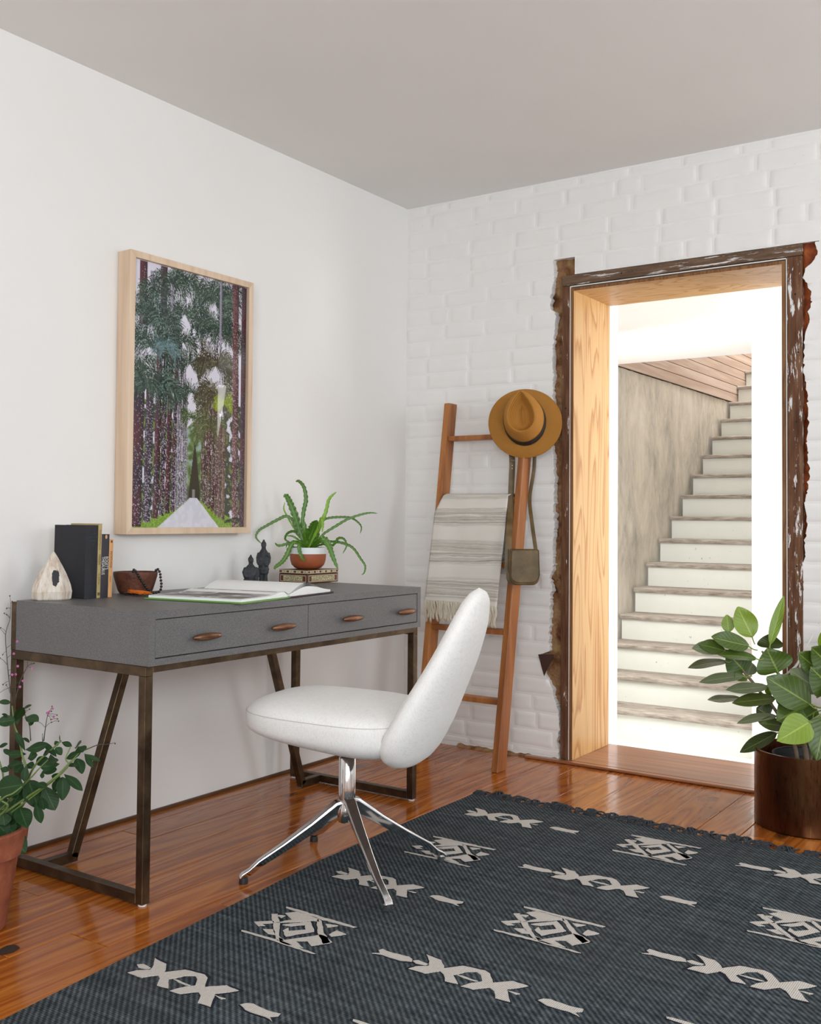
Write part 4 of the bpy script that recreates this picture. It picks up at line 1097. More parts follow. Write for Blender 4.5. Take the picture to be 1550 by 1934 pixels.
ov = MB(); yo = yc + (Zp(198, 1014) - TOPZ) * .018
for k in range(1): ov.add([(XSP + .0002, yo + .0042 * math.cos(a), Zp(198, 1014) + .0065 * math.sin(a)) for a in [2 * PI * i / 16 for i in range(16)]], [tuple(range(16))])
ov.build('oval_mark', plain('orange_oval', (.62, .33, .17), .6), bo)
bo = book('paperback_book', 'thin orange tan paperback with brown lettering, nearest the wooden bowl', yb3, yb4, Zp(208, 1019), .115, MT['orange_card'], .018, False)
yc = (yb3 + yb4) / 2
spine_text(bo, 'MATIMTI MOSA', .012, yc, Zp(208, 1041), .018, MT['ink_brown'], 0, .62); spine_text(bo, 'autobiography', .007, yc, Zp(208, 1087), .018, MT['ink_brown'], 0, .5)
ov = MB(); yo = yc + (Zp(208, 1024) - TOPZ) * .018
ov.add([(XSP - .0006, yo + .0032 * math.cos(a), Zp(208, 1023) + .0042 * math.sin(a)) for a in [2 * PI * i / 10 for i in range(10)]], [tuple(range(10))])
ov.build('publisher_mark', MT['ink_brown'], bo)

# ---- petrified wood point
pc = Vector((.150, -2.060, TOPZ))
vd = Vector((CAM.x - pc.x, CAM.y - pc.y, 0)).normalized(); va = Vector((-vd.y, vd.x, 0))
t = T('petrified_wood', .55, spec=.4)
o_ = t.obj(); n = t.noi(t.sca(o_, 90, 90, 14), 1.0, 5, .65); n2 = t.noi(o_, 60, 5, .7)
c = t.ramp(n, [(.3, (.40, .27, .19)), (.5, (.62, .55, .47)), (.7, (.74, .69, .63))])
z_ = t.xyz(o_, 'Z'); xx_ = t.nd('ShaderNodeVectorMath', {0: o_, 1: tuple(va)}, out='Value', operation='DOT_PRODUCT')
d2 = t.math('ADD', t.math('POWER', t.math('MULTIPLY', t.math('SUBTRACT', xx_, .0105), 95.0), 2.0), t.math('POWER', t.math('MULTIPLY', t.math('SUBTRACT', z_, .068), 36.0), 2.0))
d2 = t.math('ADD', d2, t.math('MULTIPLY', t.math('SUBTRACT', n2, .5), 3.4))
fac = t.math('DOT_PRODUCT' if False else 'MULTIPLY', t.ramp(d2, [(.80, 1.0), (.9, 0.0)]), 1.0)
t.set(Base_Color=t.mix(fac, c, (.012, .012, .017))); MT['petrified'] = t.mat
b = MB(); lv = [(0, .052, .030), (.004, .0555, .033), (.025, .0575, .036), (.045, .0525, .032), (.075, .040, .025), (.105, .0245, .016), (.130, .0100, .0065), (.1435, .0012, .001)]
vs = []
for z, hw, ht in lv:
    for a_, d_ in ((-1, .15), (-.72, .95), (.55, 1.0), (1, .15), (.9, -.6), (.3, -1), (-.5, -1), (-.95, -.5)):
        vs.append(pc + va * (hw * a_ + .004 * z / .14) + vd * (ht * d_ * (1 if d_ < .9 else 1.0)) + Vector((0, 0, z)))
n = len(lv)
b.add(vs, [(i * 8 + j, i * 8 + (j + 1) % 8, (i + 1) * 8 + (j + 1) % 8, (i + 1) * 8 + j) for i in range(n - 1) for j in range(8)] + [tuple(range(8))[::-1], tuple((n - 1) * 8 + j for j in range(8))])
pe = empty('tmp', pc)
o = b.build('petrified_wood_point', MT['petrified'], pe, smooth=18, recalc=True, bevel=.001)
o.parent = None; o.location = pc; WORLD[o.name] = Matrix.Translation(pc); bpy.data.objects.remove(pe)
tag(o, 'pointed cream petrified wood block with black hollow at the left end of the desk', 'ornament')

# ---- wooden bowl, prayer beads
BWC = on(246, 1120.5, 2, TOPZ); BWC.x += .012; BWC.y += .01
t = T('carved_wood', .55, spec=.4)
o_ = t.obj(); n = t.noi(o_, 28, 5, .6); n2 = t.vor(o_, 90)
t.set(Base_Color=t.ramp(n, [(.3, (.065, .018, .009)), (.6, (.13, .045, .025)), (.8, (.20, .085, .055))])); t.bump(n2, .35, .004); MT['bowl'] = t.mat
o = MB().lathe([(0, .001), (.048, .0), (.052, .004), (.056, .012), (.063, .035), (.0690, .056), (.0700, .063), (.0700, .0700), (.0665, .0700), (.065, .063), (.059, .038), (.045, .016), (0, .011)], 48).build('bowl', MT['bowl'], None, smooth=45, loc=BWC)
tag(o, 'dark carved wooden bowl on the desk beside the books', 'bowl')
mala = tag(empty('bead_string', (BWC.x + .05, BWC.y, TOPZ)), 'string of black wooden prayer beads with orange tassel draped over the wooden bowl', 'beads')
MT['bead_black'] = plain('black_wood_bead', (.018, .012, .012), .28, var=.4, scale=150)
def bp(ang, r, z): r -= .0068; z -= .0025 if z > .03 else 0; return BWC + Vector((r * math.cos(ang), r * math.sin(ang), z))
ac = math.atan2(CAM.y - BWC.y, CAM.x - BWC.x)    # towards the viewer
path = [bp(ac - .20, .060, .060), bp(ac - .12, .070, .076), bp(ac - .05, .0800, .082), bp(ac + .05, .0865, .072), bp(ac + .18, .083, .055), bp(ac + .38, .078, .036), bp(ac + .60, .073, .018), bp(ac + .80, .078, .0065), bp(ac + 1.0, .088, .0055),
        bp(ac + 1.12, .094, .012), bp(ac + 1.22, .0935, .030), bp(ac + 1.25, .090, .050), bp(ac + 1.28, .087, .068), bp(ac + 1.34, .0785, .0805), bp(ac + 1.45, .069, .074), bp(ac + 1.6, .060, .058)]
P = smoothpath(path, 14)
me = MB().lathe([(0, -.0046), (.0022, -.0041), (.0041, -.0022), (.0047, 0), (.0041, .0022), (.0022, .0041), (0, .0046)], 12).mesh('bead')
me.materials.append(MT['bead_black']); me.polygons.foreach_set('use_smooth', [True] * len(me.polygons))
def beads(P):
    acc = 0; last = P[0]; first = True
    for p in P:
        acc += (p - last).length; last = p
        if first or acc >= .0092:
            acc = 0; first = False
            o = bpy.data.objects.new('bead', me); col.objects.link(o); o.parent = mala; o.location = WORLD['bead_string'].inverted() @ p
beads(P)
g0 = bp(ac + .98, .084, .0052)
P2 = smoothpath([g0, bp(ac + .72, .083, .0049), bp(ac + .45, .083, .0049), bp(ac + .15, .084, .0049), bp(ac - .15, .086, .0049), bp(ac - .36, .090, .0049)], 14)
beads(P2[6:])
tb = P2[-1]; tdv = Vector((tb.x, tb.y, 0)); 
MB().tube([tb, tb + Vector((.008, -.0, 0))], [.006, .007], 10).build('guru_bead', MT['bead_black'], mala, smooth=60)
MT['tassel_orange'] = plain('orange_silk', (.78, .19, .012), .5, var=.25, scale=500)
ts = tb + Vector((.010, .004, .002)); td_ = (on(288, 1136, 2, TOPZ + .004) - on(236, 1132, 2, TOPZ + .004)).normalized()
tsd = Vector((-td_.y, td_.x, 0))
for i in range(46):
    rr = random.Random(i); a = rr.uniform(-1, 1); L = rr.uniform(.066, .088) * (1.12 if i % 17 == 0 else 1); e = rr.uniform(.001, .011)
    pts = [ts + td_ * (L * f) + tsd * (a * (.006 + .013 * f ** 1.4) + .002 * math.sin(f * 6 + i)) + Vector((0, 0, e * (1 - .35 * f * f) - .0005)) for f in (0, .2, .4, .6, .8, 1)]
    MB().tube(pts, [.0013, .0012, .0012, .0012, .001, .0006], 4).build('tassel_thread', MT['tassel_orange'], mala, smooth=180)

# ---- open book
ON = on(455, 1141, 2, TOPZ); ob = Vector((-.150, .989, 0)).normalized(); oa = Vector((-.989, -.150, 0))
t = T('printed_plate', .45, spec=.4)
uvv = t.uv(); n = t.noi(t.sca(uvv, 2.2, 1.6, 1), 1.3, 2, .5, .9)
c = t.ramp(n, [(.0, (.17, .155, .15)), (.46, (.13, .115, .11)), (.47, (.50, .50, .50)), (.53, (.56, .56, .56)), (.54, (.16, .145, .14)), (.60, (.20, .185, .18)), (.61, (.42, .42, .43))], 'LINEAR')
u_ = t.xyz(uvv, 'X'); v_ = t.xyz(uvv, 'Y')
inn = t.math('MULTIPLY', t.math('MULTIPLY', t.math('GREATER_THAN', u_, .05), t.math('LESS_THAN', u_, .86)), t.math('MULTIPLY', t.math('GREATER_THAN', v_, .04), t.math('LESS_THAN', v_, .98)))
t.set(Base_Color=t.mix(inn, (.80, .80, .79), c)); MT['plate'] = t.mat
obk = tag(empty('open_book', ON + ob * .26 + oa * .18), 'large open picture book lying on the desk with a grey photo plate', 'book')
HW, HH = .255, .345                               # page width, page height
def OB(s, h, z): return ON + ob * s + oa * h + Vector((0, 0, z))
MT['green_board'] = plain('green_book_board', (.13, .30, .06), .5)
MT['maroon_board'] = plain('maroon_book_board', (.045, .018, .022), .5)
MB().obox(OB(HW * .5, HH / 2, .0025), ob * (HW / 2 + .004), oa * (HH / 2 + .004), Vector((0, 0, .0019))).build('board', MT['green_board'], obk)
MB().obox(OB(HW * 1.5 + .012, HH / 2, .0025), ob * (HW / 2 + .002), oa * (HH / 2 + .004), Vector((0, 0, .0019))).build('board', MT['maroon_board'], obk)
MB().obox(OB(HW + .006, HH / 2, .0022), ob * .008, oa * (HH / 2 + .004), Vector((0, 0, .0016))).build('spine', MT['maroon_board'], obk)
def leafz(q): return .0050 + .0070 + .009 * math.exp(-((q - .86) / .16) ** 2) - .008 * max(0, (q - .93) / .07)   # q 0 outer edge .. 1 gutter
def page_block(sgn, top):
    b = MB(); n = 26
    for i in range(n + 1):
        q = i / n; s = q * HW if sgn > 0 else 2 * HW + .012 - q * HW
        if sgn > 0: s += .006 * (1 - q)
        else: s -= .006 * (1 - q)
        z = top(q)
        b.v += [tuple(OB(s, .004, .0046)), tuple(OB(s, .004, z)), tuple(OB(s, HH - .004, z)), tuple(OB(s, HH - .004, .0046))]
    for i in range(n):
        for k in range(3): b.f.append((i * 4 + k, i * 4 + k + 1, i * 4 + k + 5, i * 4 + k + 4)); b.m.append(0)
    b.f += [(0, 1, 2, 3), tuple(n * 4 + k for k in range(4))]; b.m += [0, 0]
    return b.build('page_block', MT['white_paper'], obk, smooth=40, recalc=True)
page_block(1, leafz)
def rz_(q): return .0050 + .007 + .026 * math.sin(min(1, q * 1.0) * PI) ** 1.3 * (1 if q > .0 else 0) * (.35 + .65 * q)
page_block(-1, rz_)
b = MB(); b.grid(lambda u, v: tuple(OB(.006 + u * HW * .97, .004 + v * (HH - .008), leafz(u * .97) + .0006)), 26, 8); b.uv = [(i / 26, j / 8) for i in range(27) for j in range(9)]
b.build('photo_plate', MT['plate'], obk, smooth=180)
for k in range(3):                                 # a few loose leaves fanning up from the right half
    b = MB().grid(lambda u, v: tuple(OB(HW + .008 + (1 - (1 - u)) * (HW - .012 - .012 * k), .005 + v * (HH - .010), rz_(1 - u) + .0008 + .0035 * (k + 1) * math.sin(u * PI) ** 1.2)), 24, 3)
    o = b.build('page', MT['white_paper'], obk, smooth=180)

# ---- stone figurines
t = T('dark_stone', .75, spec=.3)
o_ = t.obj(); br_ = t.nd('ShaderNodeTexBrick', {'Vector': t.sca(o_, 85, 85, 85), 'Scale': 1.0, 'Mortar Size': .06, 'Color1': (1, 1, 1, 1), 'Color2': (.8, .8, .8, 1), 'Mortar': (0, 0, 0, 1)}, out='Color')
n = t.noi(o_, 60, 5, .65)
t.set(Base_Color=t.ramp(n, [(.3, (.022, .023, .027)), (.6, (.055, .057, .064)), (.8, (.12, .122, .13))])); t.bump(br_, .35, .0015); MT['stone'] = t.mat
def ell(b, c, rx, ry, rz_, n=16, k=10):
    b.grid(lambda u, v: (c[0] + rx * math.cos(2 * PI * u) * math.sin(PI * v), c[1] + ry * math.sin(2 * PI * u) * math.sin(PI * v), c[2] - rz_ * math.cos(PI * v)), n, k, cu=True)
def statue(name, label, loc, rot, fn):
    b = MB(); fn(b)
    o = b.build(name, MT['stone'], None, smooth=180, loc=loc); o.rotation_euler = (0, 0, rot)
    md = o.modifiers.new('fuse', 'REMESH'); md.mode = 'VOXEL'; md.voxel_size = .0021; md.use_smooth_shade = True
    md = o.modifiers.new('soft', 'SMOOTH'); md.factor = .5; md.iterations = 2
    return tag(o, label, 'figurine')
def head(b, x, z):
    ell(b, (x, 0, z), .0102, .0104, .0125); ell(b, (x + .0085, 0, z - .001), .0025, .002, .003, 8, 6)       # head, nose
    ell(b, (x - .002, 0, z + .0135), .0045, .0045, .007); ell(b, (x - .004, .0, z + .004), .0085, .0096, .009)   # topknot, hair
    for s in (-1, 1): ell(b, (x, s * .0092, z), .002, .0012, .0035, 8, 6)
def standing(b):
    for s in (-1, 1):
        b.lathe([(0, .0), (.0085, .0), (.0085, .012), (.007, .03), (.0085, .05), (.0, .055)], 14, (0, s * .0085, 0)); ell(b, (.008, s * .009, .003), .0115, .006, .0042)
    b.lathe([(0, .040), (.0175, .040), (.020, .047), (.0195, .055), (.0185, .07), (.0185, .082), (.0190, .10), (.0185, .113), (.0140, .124), (.0088, .131), (.0078, .140), (0, .142)], 24, sx=.80, sy=1.0)
    b.lathe([(.0172, .054), (.0212, .054), (.0212, .060), (.0172, .060)], 24, sx=.85)
    for s in (-1, 1):
        b.tube([(0, s * .0165, .118), (.001, s * .0215, .10), (.004, s * .0205, .083), (.011, s * .0165, .075), (.015, s * .012, .073)], [.0065, .0062, .0058, .005, .0042], 10); ell(b, (.0165, s * .0105, .073), .004, .004, .005, 8, 6)
    head(b, .001, .1475)
def kneeling(b):
    ell(b, (-.002, 0, .017), .024, .027, .018); b.lathe([(0, 0.0), (.022, 0.0), (.024, .006), (.02, .014), (0, .016)], 20)
    b.tube([(0, .012, .022), (.020, .015, .031), (.026, .014, .008), (.028, .014, .003)], [.0105, .0095, .0075, .007], 12); b.tube([(0, -.012, .022), (.020, -.014, .011), (.004, -.017, .005), (-.018, -.014, .005)], [.011, .009, .0075, .0065], 12)
    b.lathe([(0, .018), (.021, .018), (.0255, .035), (.0245, .052), (.020, .066), (.0135, .073), (.0085, .078), (.0078, .086), (0, .088)], 24, sx=.82)
    for s in (-1, 1): b.tube([(0, s * .018, .066), (.002, s * .0265, .05), (.009, s * .0245, .034), (.018, s * .015, .034)], [.0075, .007, .006, .0048], 10)
    head(b, .001, .0935)
p1 = on(497, 1101, 0, .150); p2 = on(473, 1102, 0, .165)
statue('warrior_figurine', 'dark stone figurine of a standing armoured warrior with topknot', (.150, p1.y, TOPZ), -.9, standing)
statue('warrior_figurine', 'dark stone figurine of a kneeling warrior with topknot, shorter of the pair', (.165, p2.y, TOPZ), -.5, kneeling)

# ---- inlaid box
XB0, XB1, YB0, YB1, ZB = .098, .240, -.992, -.806, .0505
ib = tag(empty('inlaid_box', ((XB0 + XB1) / 2, (YB0 + YB1) / 2, TOPZ)), 'low brown wooden box with geometric mother-of-pearl inlay under the fern', 'box')
MT['walnut'] = wood('dark_walnut', [(.035, .010, .005), (.065, .022, .010), (.10, .036, .016)], 1, 3, .35, ring=4)
def mosaic(name, s, dark, lite, red):
    t = T(name, .35, spec=.5); v = t.obj()
    e = t.vor(v, s, 'DISTANCE_TO_EDGE'); ci = t.vor(v, s, 'F1', 'Color'); cf = t.xyz(ci, 'X')
    c = t.ramp(cf, [(.3, dark), (.45, red), (.7, dark)], 'CONSTANT')
    t.set(Base_Color=t.mix(t.ramp(e, [(.10, 1.0), (.16, 0.0)]), c, lite)); return t.mat
MT['mosaic'] = mosaic('pearl_mosaic', 190, (.13, .11, .035), (.60, .55, .33), (.10, .05, .02)); MT['ivory'] = plain('ivory_line', (.62, .54, .36), .4); MT['red_inlay'] = plain('red_wood_inlay', (.115, .025, .010), .4)
MB().box(XB0, XB1, YB0, YB1, TOPZ, TOPZ + .034).build('body', MT['walnut'], ib, bevel=.001, seg=1)
lid = MB().box(XB0 - .0, XB1 + .0, YB0 - .0, YB1 + .0, TOPZ + .0348, TOPZ + ZB).build('lid', MT['walnut'], ib, bevel=.001, seg=1)
def face(face_pt, L):                             # inlay on a side face; face_pt(s, z, d) with s along the face and d outwards
    def slab(name, s0, s1, z0, z1, d0, d1, mat, par):
        c = [face_pt(s, z, d) for s in (s0, s1) for z in (z0, z1) for d in (d0, d1)]
        b = MB(); b.add(c, [(0, 1, 3, 2), (4, 6, 7, 5), (0, 4, 5, 1), (2, 3, 7, 6), (0, 2, 6, 4), (1, 5, 7, 3)]); return b.build(name, mat, par, recalc=True)
    e = .007
    fr = slab('inlay_border', e, L - e, .005, .030, -.0004, .0006, MT['ivory'], ib); slab('inlay_field', e + .002, L - e - .002, .007, .028, .0005, .0009, MT['red_inlay'], fr); slab('inlay_panel', e + .016, L - e - .016, .0085, .0265, .0008, .0013, MT['mosaic'], fr)
    st = slab('inlay_band', .001, L - .001, .0375, .0485, -.0004, .0006, MT['ivory'], lid)
    n = int(L / .0165)
    for i in range(n):                             # row of long hexagons on the lid
        s = (i + .5) * L / n; w = L / n * .43
        P = [(s - w, .043), (s - w * .6, .0468), (s + w * .6, .0468), (s + w, .043), (s + w * .6, .0392), (s - w * .6, .0392)]
        b = MB(); b.add([face_pt(a, z, .0011) for a, z in P] + [face_pt(a, z, .0004) for a, z in P], [tuple(range(6))] + [(k, (k + 1) % 6, 6 + (k + 1) % 6, 6 + k) for k in range(6)]); b.build('hexagon_inlay', MT['red_inlay'] if i % 2 == 0 else MT['mosaic'], lid, recalc=True)
face(lambda s, z, d: (XB0 + s, YB0 - d, TOPZ + z), XB1 - XB0)
face(lambda s, z, d: (XB1 + d, YB0 + s, TOPZ + z), YB1 - YB0)

# ---- fern in its terracotta pot
PC = Vector((.166, -.902, TOPZ + ZB + .0006))
fern = tag(empty('potted_fern', PC), 'potted fern with wavy green fronds in white-rimmed terracotta pot on the inlaid box', 'potted plant')
t = T('dipped_terracotta', .45, spec=.4)
o_ = t.obj(); n = t.noi(o_, 40, 4); zz2 = t.xyz(o_, 'Z')
t.set(Base_Color=t.mix(t.math('GREATER_THAN', zz2, .0585), t.mix(n, (.30, .075, .028), (.38, .105, .042)), (.76, .79, .81))); MT['terracotta_dip'] = t.mat
MB().lathe([(0, .0), (.040, .0), (.052, .005), (.063, .016), (.0685, .032), (.0705, .05), (.0705, .083), (.0675, .083), (.0675, .06), (0, .058)], 48, PC).build('pot', MT['terracotta_dip'], fern, smooth=40)
MT['soil'] = plain('potting_soil', (.022, .013, .008), .95, var=.5, scale=150, bump=.6)
MB().lathe([(0, .076), (.0672, .074)], 32, PC, close=False).build('soil', MT['soil'], fern, smooth=180)
def green(name, c0, c1, mid, rough=.35, vein=.0, spec=.5):
    t = T(name, rough, spec=spec); uv = t.uv(); x = t.xyz(uv, 'X'); y = t.xyz(uv, 'Y')
    ax = t.math('ABSOLUTE', t.math('SUBTRACT', x, .5))
    n = t.noi(t.obj(), 30, 3)
    c = t.mix(n, c0, c1); c = t.mix(t.math('MULTIPLY', t.rnd(), .5), c, t.mix(.5, c0, mid))
    c = t.mix(t.ramp(ax, [(.012, 1.0), (.035, 0.0)]), c, mid)
    if vein:
        k = t.math('FRACT', t.math('MULTIPLY', t.math('SUBTRACT', y, t.math('MULTIPLY', ax, .55)), 8.0)); k = t.math('ABSOLUTE', t.math('SUBTRACT', k, .5))
        vn = t.ramp(k, [(.0, 1.0), (.06, 0.0)])
        c = t.mix(t.math('MULTIPLY', vn, vein), c, mid); t.bump(k, .2, .003)
    t.set(Base_Color=c)
    t.set(Transmission_Weight=0.0); t.b.inputs['Subsurface Weight'].default_value = 0.0
    return t.mat
MT['frond'] = green('fern_frond', (.035, .105, .008), (.075, .20, .012), (.16, .33, .03), .38)
MT['frond_lite'] = green('young_frond', (.14, .30, .02), (.22, .42, .04), (.35, .55, .08), .4)
def frond(px, width, off0, off1, mat, seed, ox=440, oy=890, s=5.536):
    k = len(px)
    pts = [facing(ox + x / s, oy + y / s, PC, lerp(off0, off1, i / (k - 1))) for i, (x, y) in enumerate(px)]
    pts[0] = PC + Vector((R(-.02, .02), R(-.02, .02), .073))
    P = smoothpath(pts, 9); n = len(P); vw = (CAM - PC).normalized()
    b = MB(); uvs = []
    wm = width / s / F * (PC - CAM).length
    for i, p in enumerate(P):
        t = (P[min(i + 1, n - 1)] - P[max(i - 1, 0)]).normalized(); side = t.cross(vw)
        if side.length < .05: side = Vector((1, 0, 0))
        side.normalize(); up = side.cross(t); f = i / (n - 1)
        hw = wm / 2 * interp([(0, .35), (.15, .8), (.45, 1.0), (.8, .72), (.95, .4), (1, .06)], f)
        for j in range(7):
            q = j / 3 - 1; rip = math.sin(i * 1.9 + (0 if q < 0 else 1.4) + seed) * abs(q) ** 2
            p2 = p + side * (hw * (q + .16 * rip * math.copysign(1, q))) + up * (hw * (.55 * abs(math.sin(i * .95 + seed)) * abs(q) ** 2 * rip + .25 * abs(q)))
            b.v.append(tuple(p2)); uvs.append((j / 6, f))
    for i in range(n - 1):
        for j in range(6): b.f.append((i * 7 + j, i * 7 + j + 1, (i + 1) * 7 + j + 1, (i + 1) * 7 + j)); b.m.append(0)
    b.uv = uvs; b.build('frond', mat, fern, smooth=180)
FR = [([(730, 790), (700, 640), (655, 480), (600, 340), (560, 262), (525, 268)], 72, .0, .03, 0), ([(740, 790), (728, 600), (738, 420), (762, 300), (742, 170), (690, 105), (655, 108)], 46, 0, -.02, 0),
      ([(780, 790), (815, 660), (850, 570), (880, 512)], 118, .0, .05, 0), ([(830, 780), (900, 600), (970, 420), (1005, 290), (1080, 215)], 42, -.01, -.05, 1),
      ([(830, 790), (900, 700), (960, 645), (1080, 570), (1200, 500), (1330, 455), (1430, 435), (1510, 440)], 30, .0, -.03, 0), ([(820, 780), (880, 620), (940, 520), (1000, 490), (1110, 480), (1220, 485), (1290, 520), (1340, 580), (1330, 655)], 26, -.02, -.06, 0),
      ([(840, 790), (880, 750), (960, 738), (1070, 738), (1180, 762), (1260, 810), (1330, 910), (1380, 990), (1370, 1060), (1340, 1085)], 28, .0, .02, 0), ([(840, 790), (930, 765), (1040, 775), (1100, 702), (1160, 710), (1185, 780), (1145, 865)], 27, .02, .05, 0),
      ([(820, 790), (900, 725), (960, 715), (1010, 800), (1045, 900), (1100, 1032)], 66, .05, .08, 0), ([(720, 790), (660, 600), (620, 510), (555, 470), (470, 505), (350, 570), (270, 620), (240, 690), (300, 762)], 34, .0, .03, 0),
      ([(720, 790), (680, 745), (600, 750), (480, 778), (435, 748)], 32, .04, .08, 0), ([(720, 790), (660, 745), (610, 770), (560, 880), (510, 950), (445, 1000), (435, 1030)], 50, .06, .10, 0),
      ([(730, 790), (700, 690), (640, 630), (570, 650), (545, 710), (600, 745)], 28, -.01, -.03, 0), ([(730, 790), (690, 722), (620, 680), (560, 676)], 22, .02, .04, 0), ([(740, 790), (700, 770), (692, 820), (720, 900), (757, 942)], 40, .07, .10, 0),
      ([(720, 790), (640, 600), (560, 460), (530, 390), (542, 320)], 18, -.02, -.05, 1), ([(820, 790), (890, 590), (925, 490), (938, 560), (930, 642)], 34, .03, .07, 1), ([(760, 790), (752, 650), (745, 520)], 60, .02, .03, 0),
      ([(790, 790), (760, 660), (720, 560)], 50, -.03, -.05, 0), ([(800, 790), (870, 690), (900, 640)], 44, -.03, -.05, 0), ([(720, 790), (620, 790), (570, 740), (555, 800)], 24, .02, .03, 0)]
for i, (px, wd, a, b_, lt_) in enumerate(FR): frond(px, wd, a, b_, MT['frond_lite'] if lt_ else MT['frond'], i * 1.3)

# ================================================================== PLANTS ON THE FLOOR
def leaf(parent, p0, p1, width, mat, nrm, bend=.0, fold=.15, shape='ellip', petiole=None, name='leaf', stem_mat=None, twist=0.0):
    p0, p1 = Vector(p0), Vector(p1); d = p1 - p0; L = d.length; t = d.normalized()
    n_ = Vector(nrm); n_ = (n_ - t * n_.dot(t)).normalized(); side = t.cross(n_)
    if twist: rot = Matrix.Rotation(twist, 3, t); side = rot @ side; n_ = rot @ n_
    nu, nv = 12, 6; b = MB(); uvs = []
    for i in range(nu + 1):
        f = i / nu
        if shape == 'ellip': hw = math.sin(PI * min(1, f ** .85 * .98 + .01)) ** .72
        elif shape == 'ovate': hw = math.sin(PI * min(1, f ** .62)) ** .8
        else: hw = math.sin(PI * min(1, f ** 1.25)) ** .85
        hw *= width / 2
        for j in range(nv + 1):
            q = j / (nv / 2) - 1
            p = p0 + t * (L * f) + side * (hw * q) + n_ * (bend * L * math.sin(PI * f) + fold * hw * abs(q) + .03 * width * math.sin(f * 9 + q * 2) * abs(q))
            b.v.append(tuple(p)); uvs.append((j / nv, f))
    m_ = nv + 1
    for i in range(nu):
        for j in range(nv): b.f.append((i * m_ + j, i * m_ + j + 1, (i + 1) * m_ + j + 1, (i + 1) * m_ + j)); b.m.append(0)
    b.uv = uvs; o = b.build(name, mat, parent, smooth=180)
    if petiole is not None:
        P = smoothpath([Vector(petiole), (Vector(petiole) + p0) / 2 + Vector((0, 0, -.004)), p0 + t * .004], 3)
        MB().tube(P, .0022, 6).build('petiole', stem_mat, o, smooth=180)
    return o
# ---- big-leaved fig in the bronze pot
MT['black_plastic'] = plain('black_plastic', (.006, .006, .007), .45)
FP = Vector((1.893, -.316, 0)); FR_, FH = .176, .254
fig = tag(empty('potted_fig', FP), 'broad-leaved fig plant in a round dark bronze planter beside the doorway', 'potted plant')
t = T('bronze_planter', .30, .9)
n = t.noi(t.sca(t.obj(), 14, 14, 3), 1.0, 5, .6); n2 = t.noi(t.sca(t.obj(), 160, 160, 20), 1.0, 3)
c = t.ramp(n, [(.3, (.055, .016, .007)), (.5, (.12, .040, .015)), (.7, (.18, .092, .036))]); t.set(Base_Color=t.mix(t.math('MULTIPLY', n2, .4), c, (.05, .02, .01)), Roughness=t.ramp(n2, [(.3, .24), (.7, .40)])); MT['planter'] = t.mat
MB().lathe([(0, .002), (FR_ - .004, .0), (FR_, .004), (FR_, FH - .002), (FR_ - .002, FH), (FR_ - .006, FH), (FR_ - .007, FH - .004), (FR_ - .007, .02), (0, .02)], 64, FP).build('planter', MT['planter'], fig, smooth=40)
NP = FP + Vector((.02, -.01, 0))
MB().lathe([(.125, .03), (.132, .238), (.135, .240), (.136, .236), (.130, .234), (.124, .20), (0, .198)], 48, NP, close=False).build('nursery_pot', MT['black_plastic'], fig, smooth=40)
MB().lathe([(0, .212), (.125, .208)], 32, NP, close=False).build('soil', MT['soil'], fig, smooth=180)
MT['bark'] = plain('fig_bark', (.24, .17, .11), .8, var=.3, scale=80, bump=.4); MT['green_stem'] = plain('green_stem', (.20, .26, .05), .5, var=.15)
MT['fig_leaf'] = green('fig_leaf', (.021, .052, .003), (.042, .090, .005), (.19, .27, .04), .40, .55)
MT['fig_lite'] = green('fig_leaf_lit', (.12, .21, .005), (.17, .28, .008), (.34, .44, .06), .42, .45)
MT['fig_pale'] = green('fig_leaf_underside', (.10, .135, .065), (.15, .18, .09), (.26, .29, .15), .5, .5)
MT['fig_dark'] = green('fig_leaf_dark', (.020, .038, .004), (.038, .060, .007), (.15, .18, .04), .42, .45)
q4 = 5.689
def FX(x, y, off=0.0): return facing(1280 + x / q4, 1110 + y / q4, FP, off)
for pts, r in (([(1290, 1830, 0), (1250, 1690, .0), (1150, 1480, -.01), (1000, 1250, -.02), (890, 1130, -.02), (800, 1010, -.02), (720, 920, -.02), (640, 800, -.03)], (.0075, .0065, .006, .0055, .005, .005, .0045, .003)),
               ([(1390, 1830, .03), (1360, 1700, .04), (1300, 1610, .05), (1250, 1420, .05), (1200, 1200, .03), (1130, 1000, .02), (1060, 900, .02), (900, 680, .0)], (.009, .0085, .008, .007, .006, .0055, .005, .0035)),
               ([(1410, 1760, .0), (1480, 1640, .02), (1620, 1480, .04), (1720, 1250, .04), (1700, 950, .03), (1640, 700, .02)], (.006, .006, .006, .0055, .005, .004))):
    k = len(pts); P = [FX(x, y, o) for x, y, o in pts]; P[0].z = .205
    SP = smoothpath(P, 5); rr_ = [interp([(i / (k - 1), r[i]) for i in range(k)], j / (len(SP) - 1)) for j in range(len(SP))]
    MB().tube(SP, rr_, 9).build('stem', MT['bark'], fig, smooth=180)
vw = (CAM - FP).normalized(); UPV = Vector((0, 0, 1))
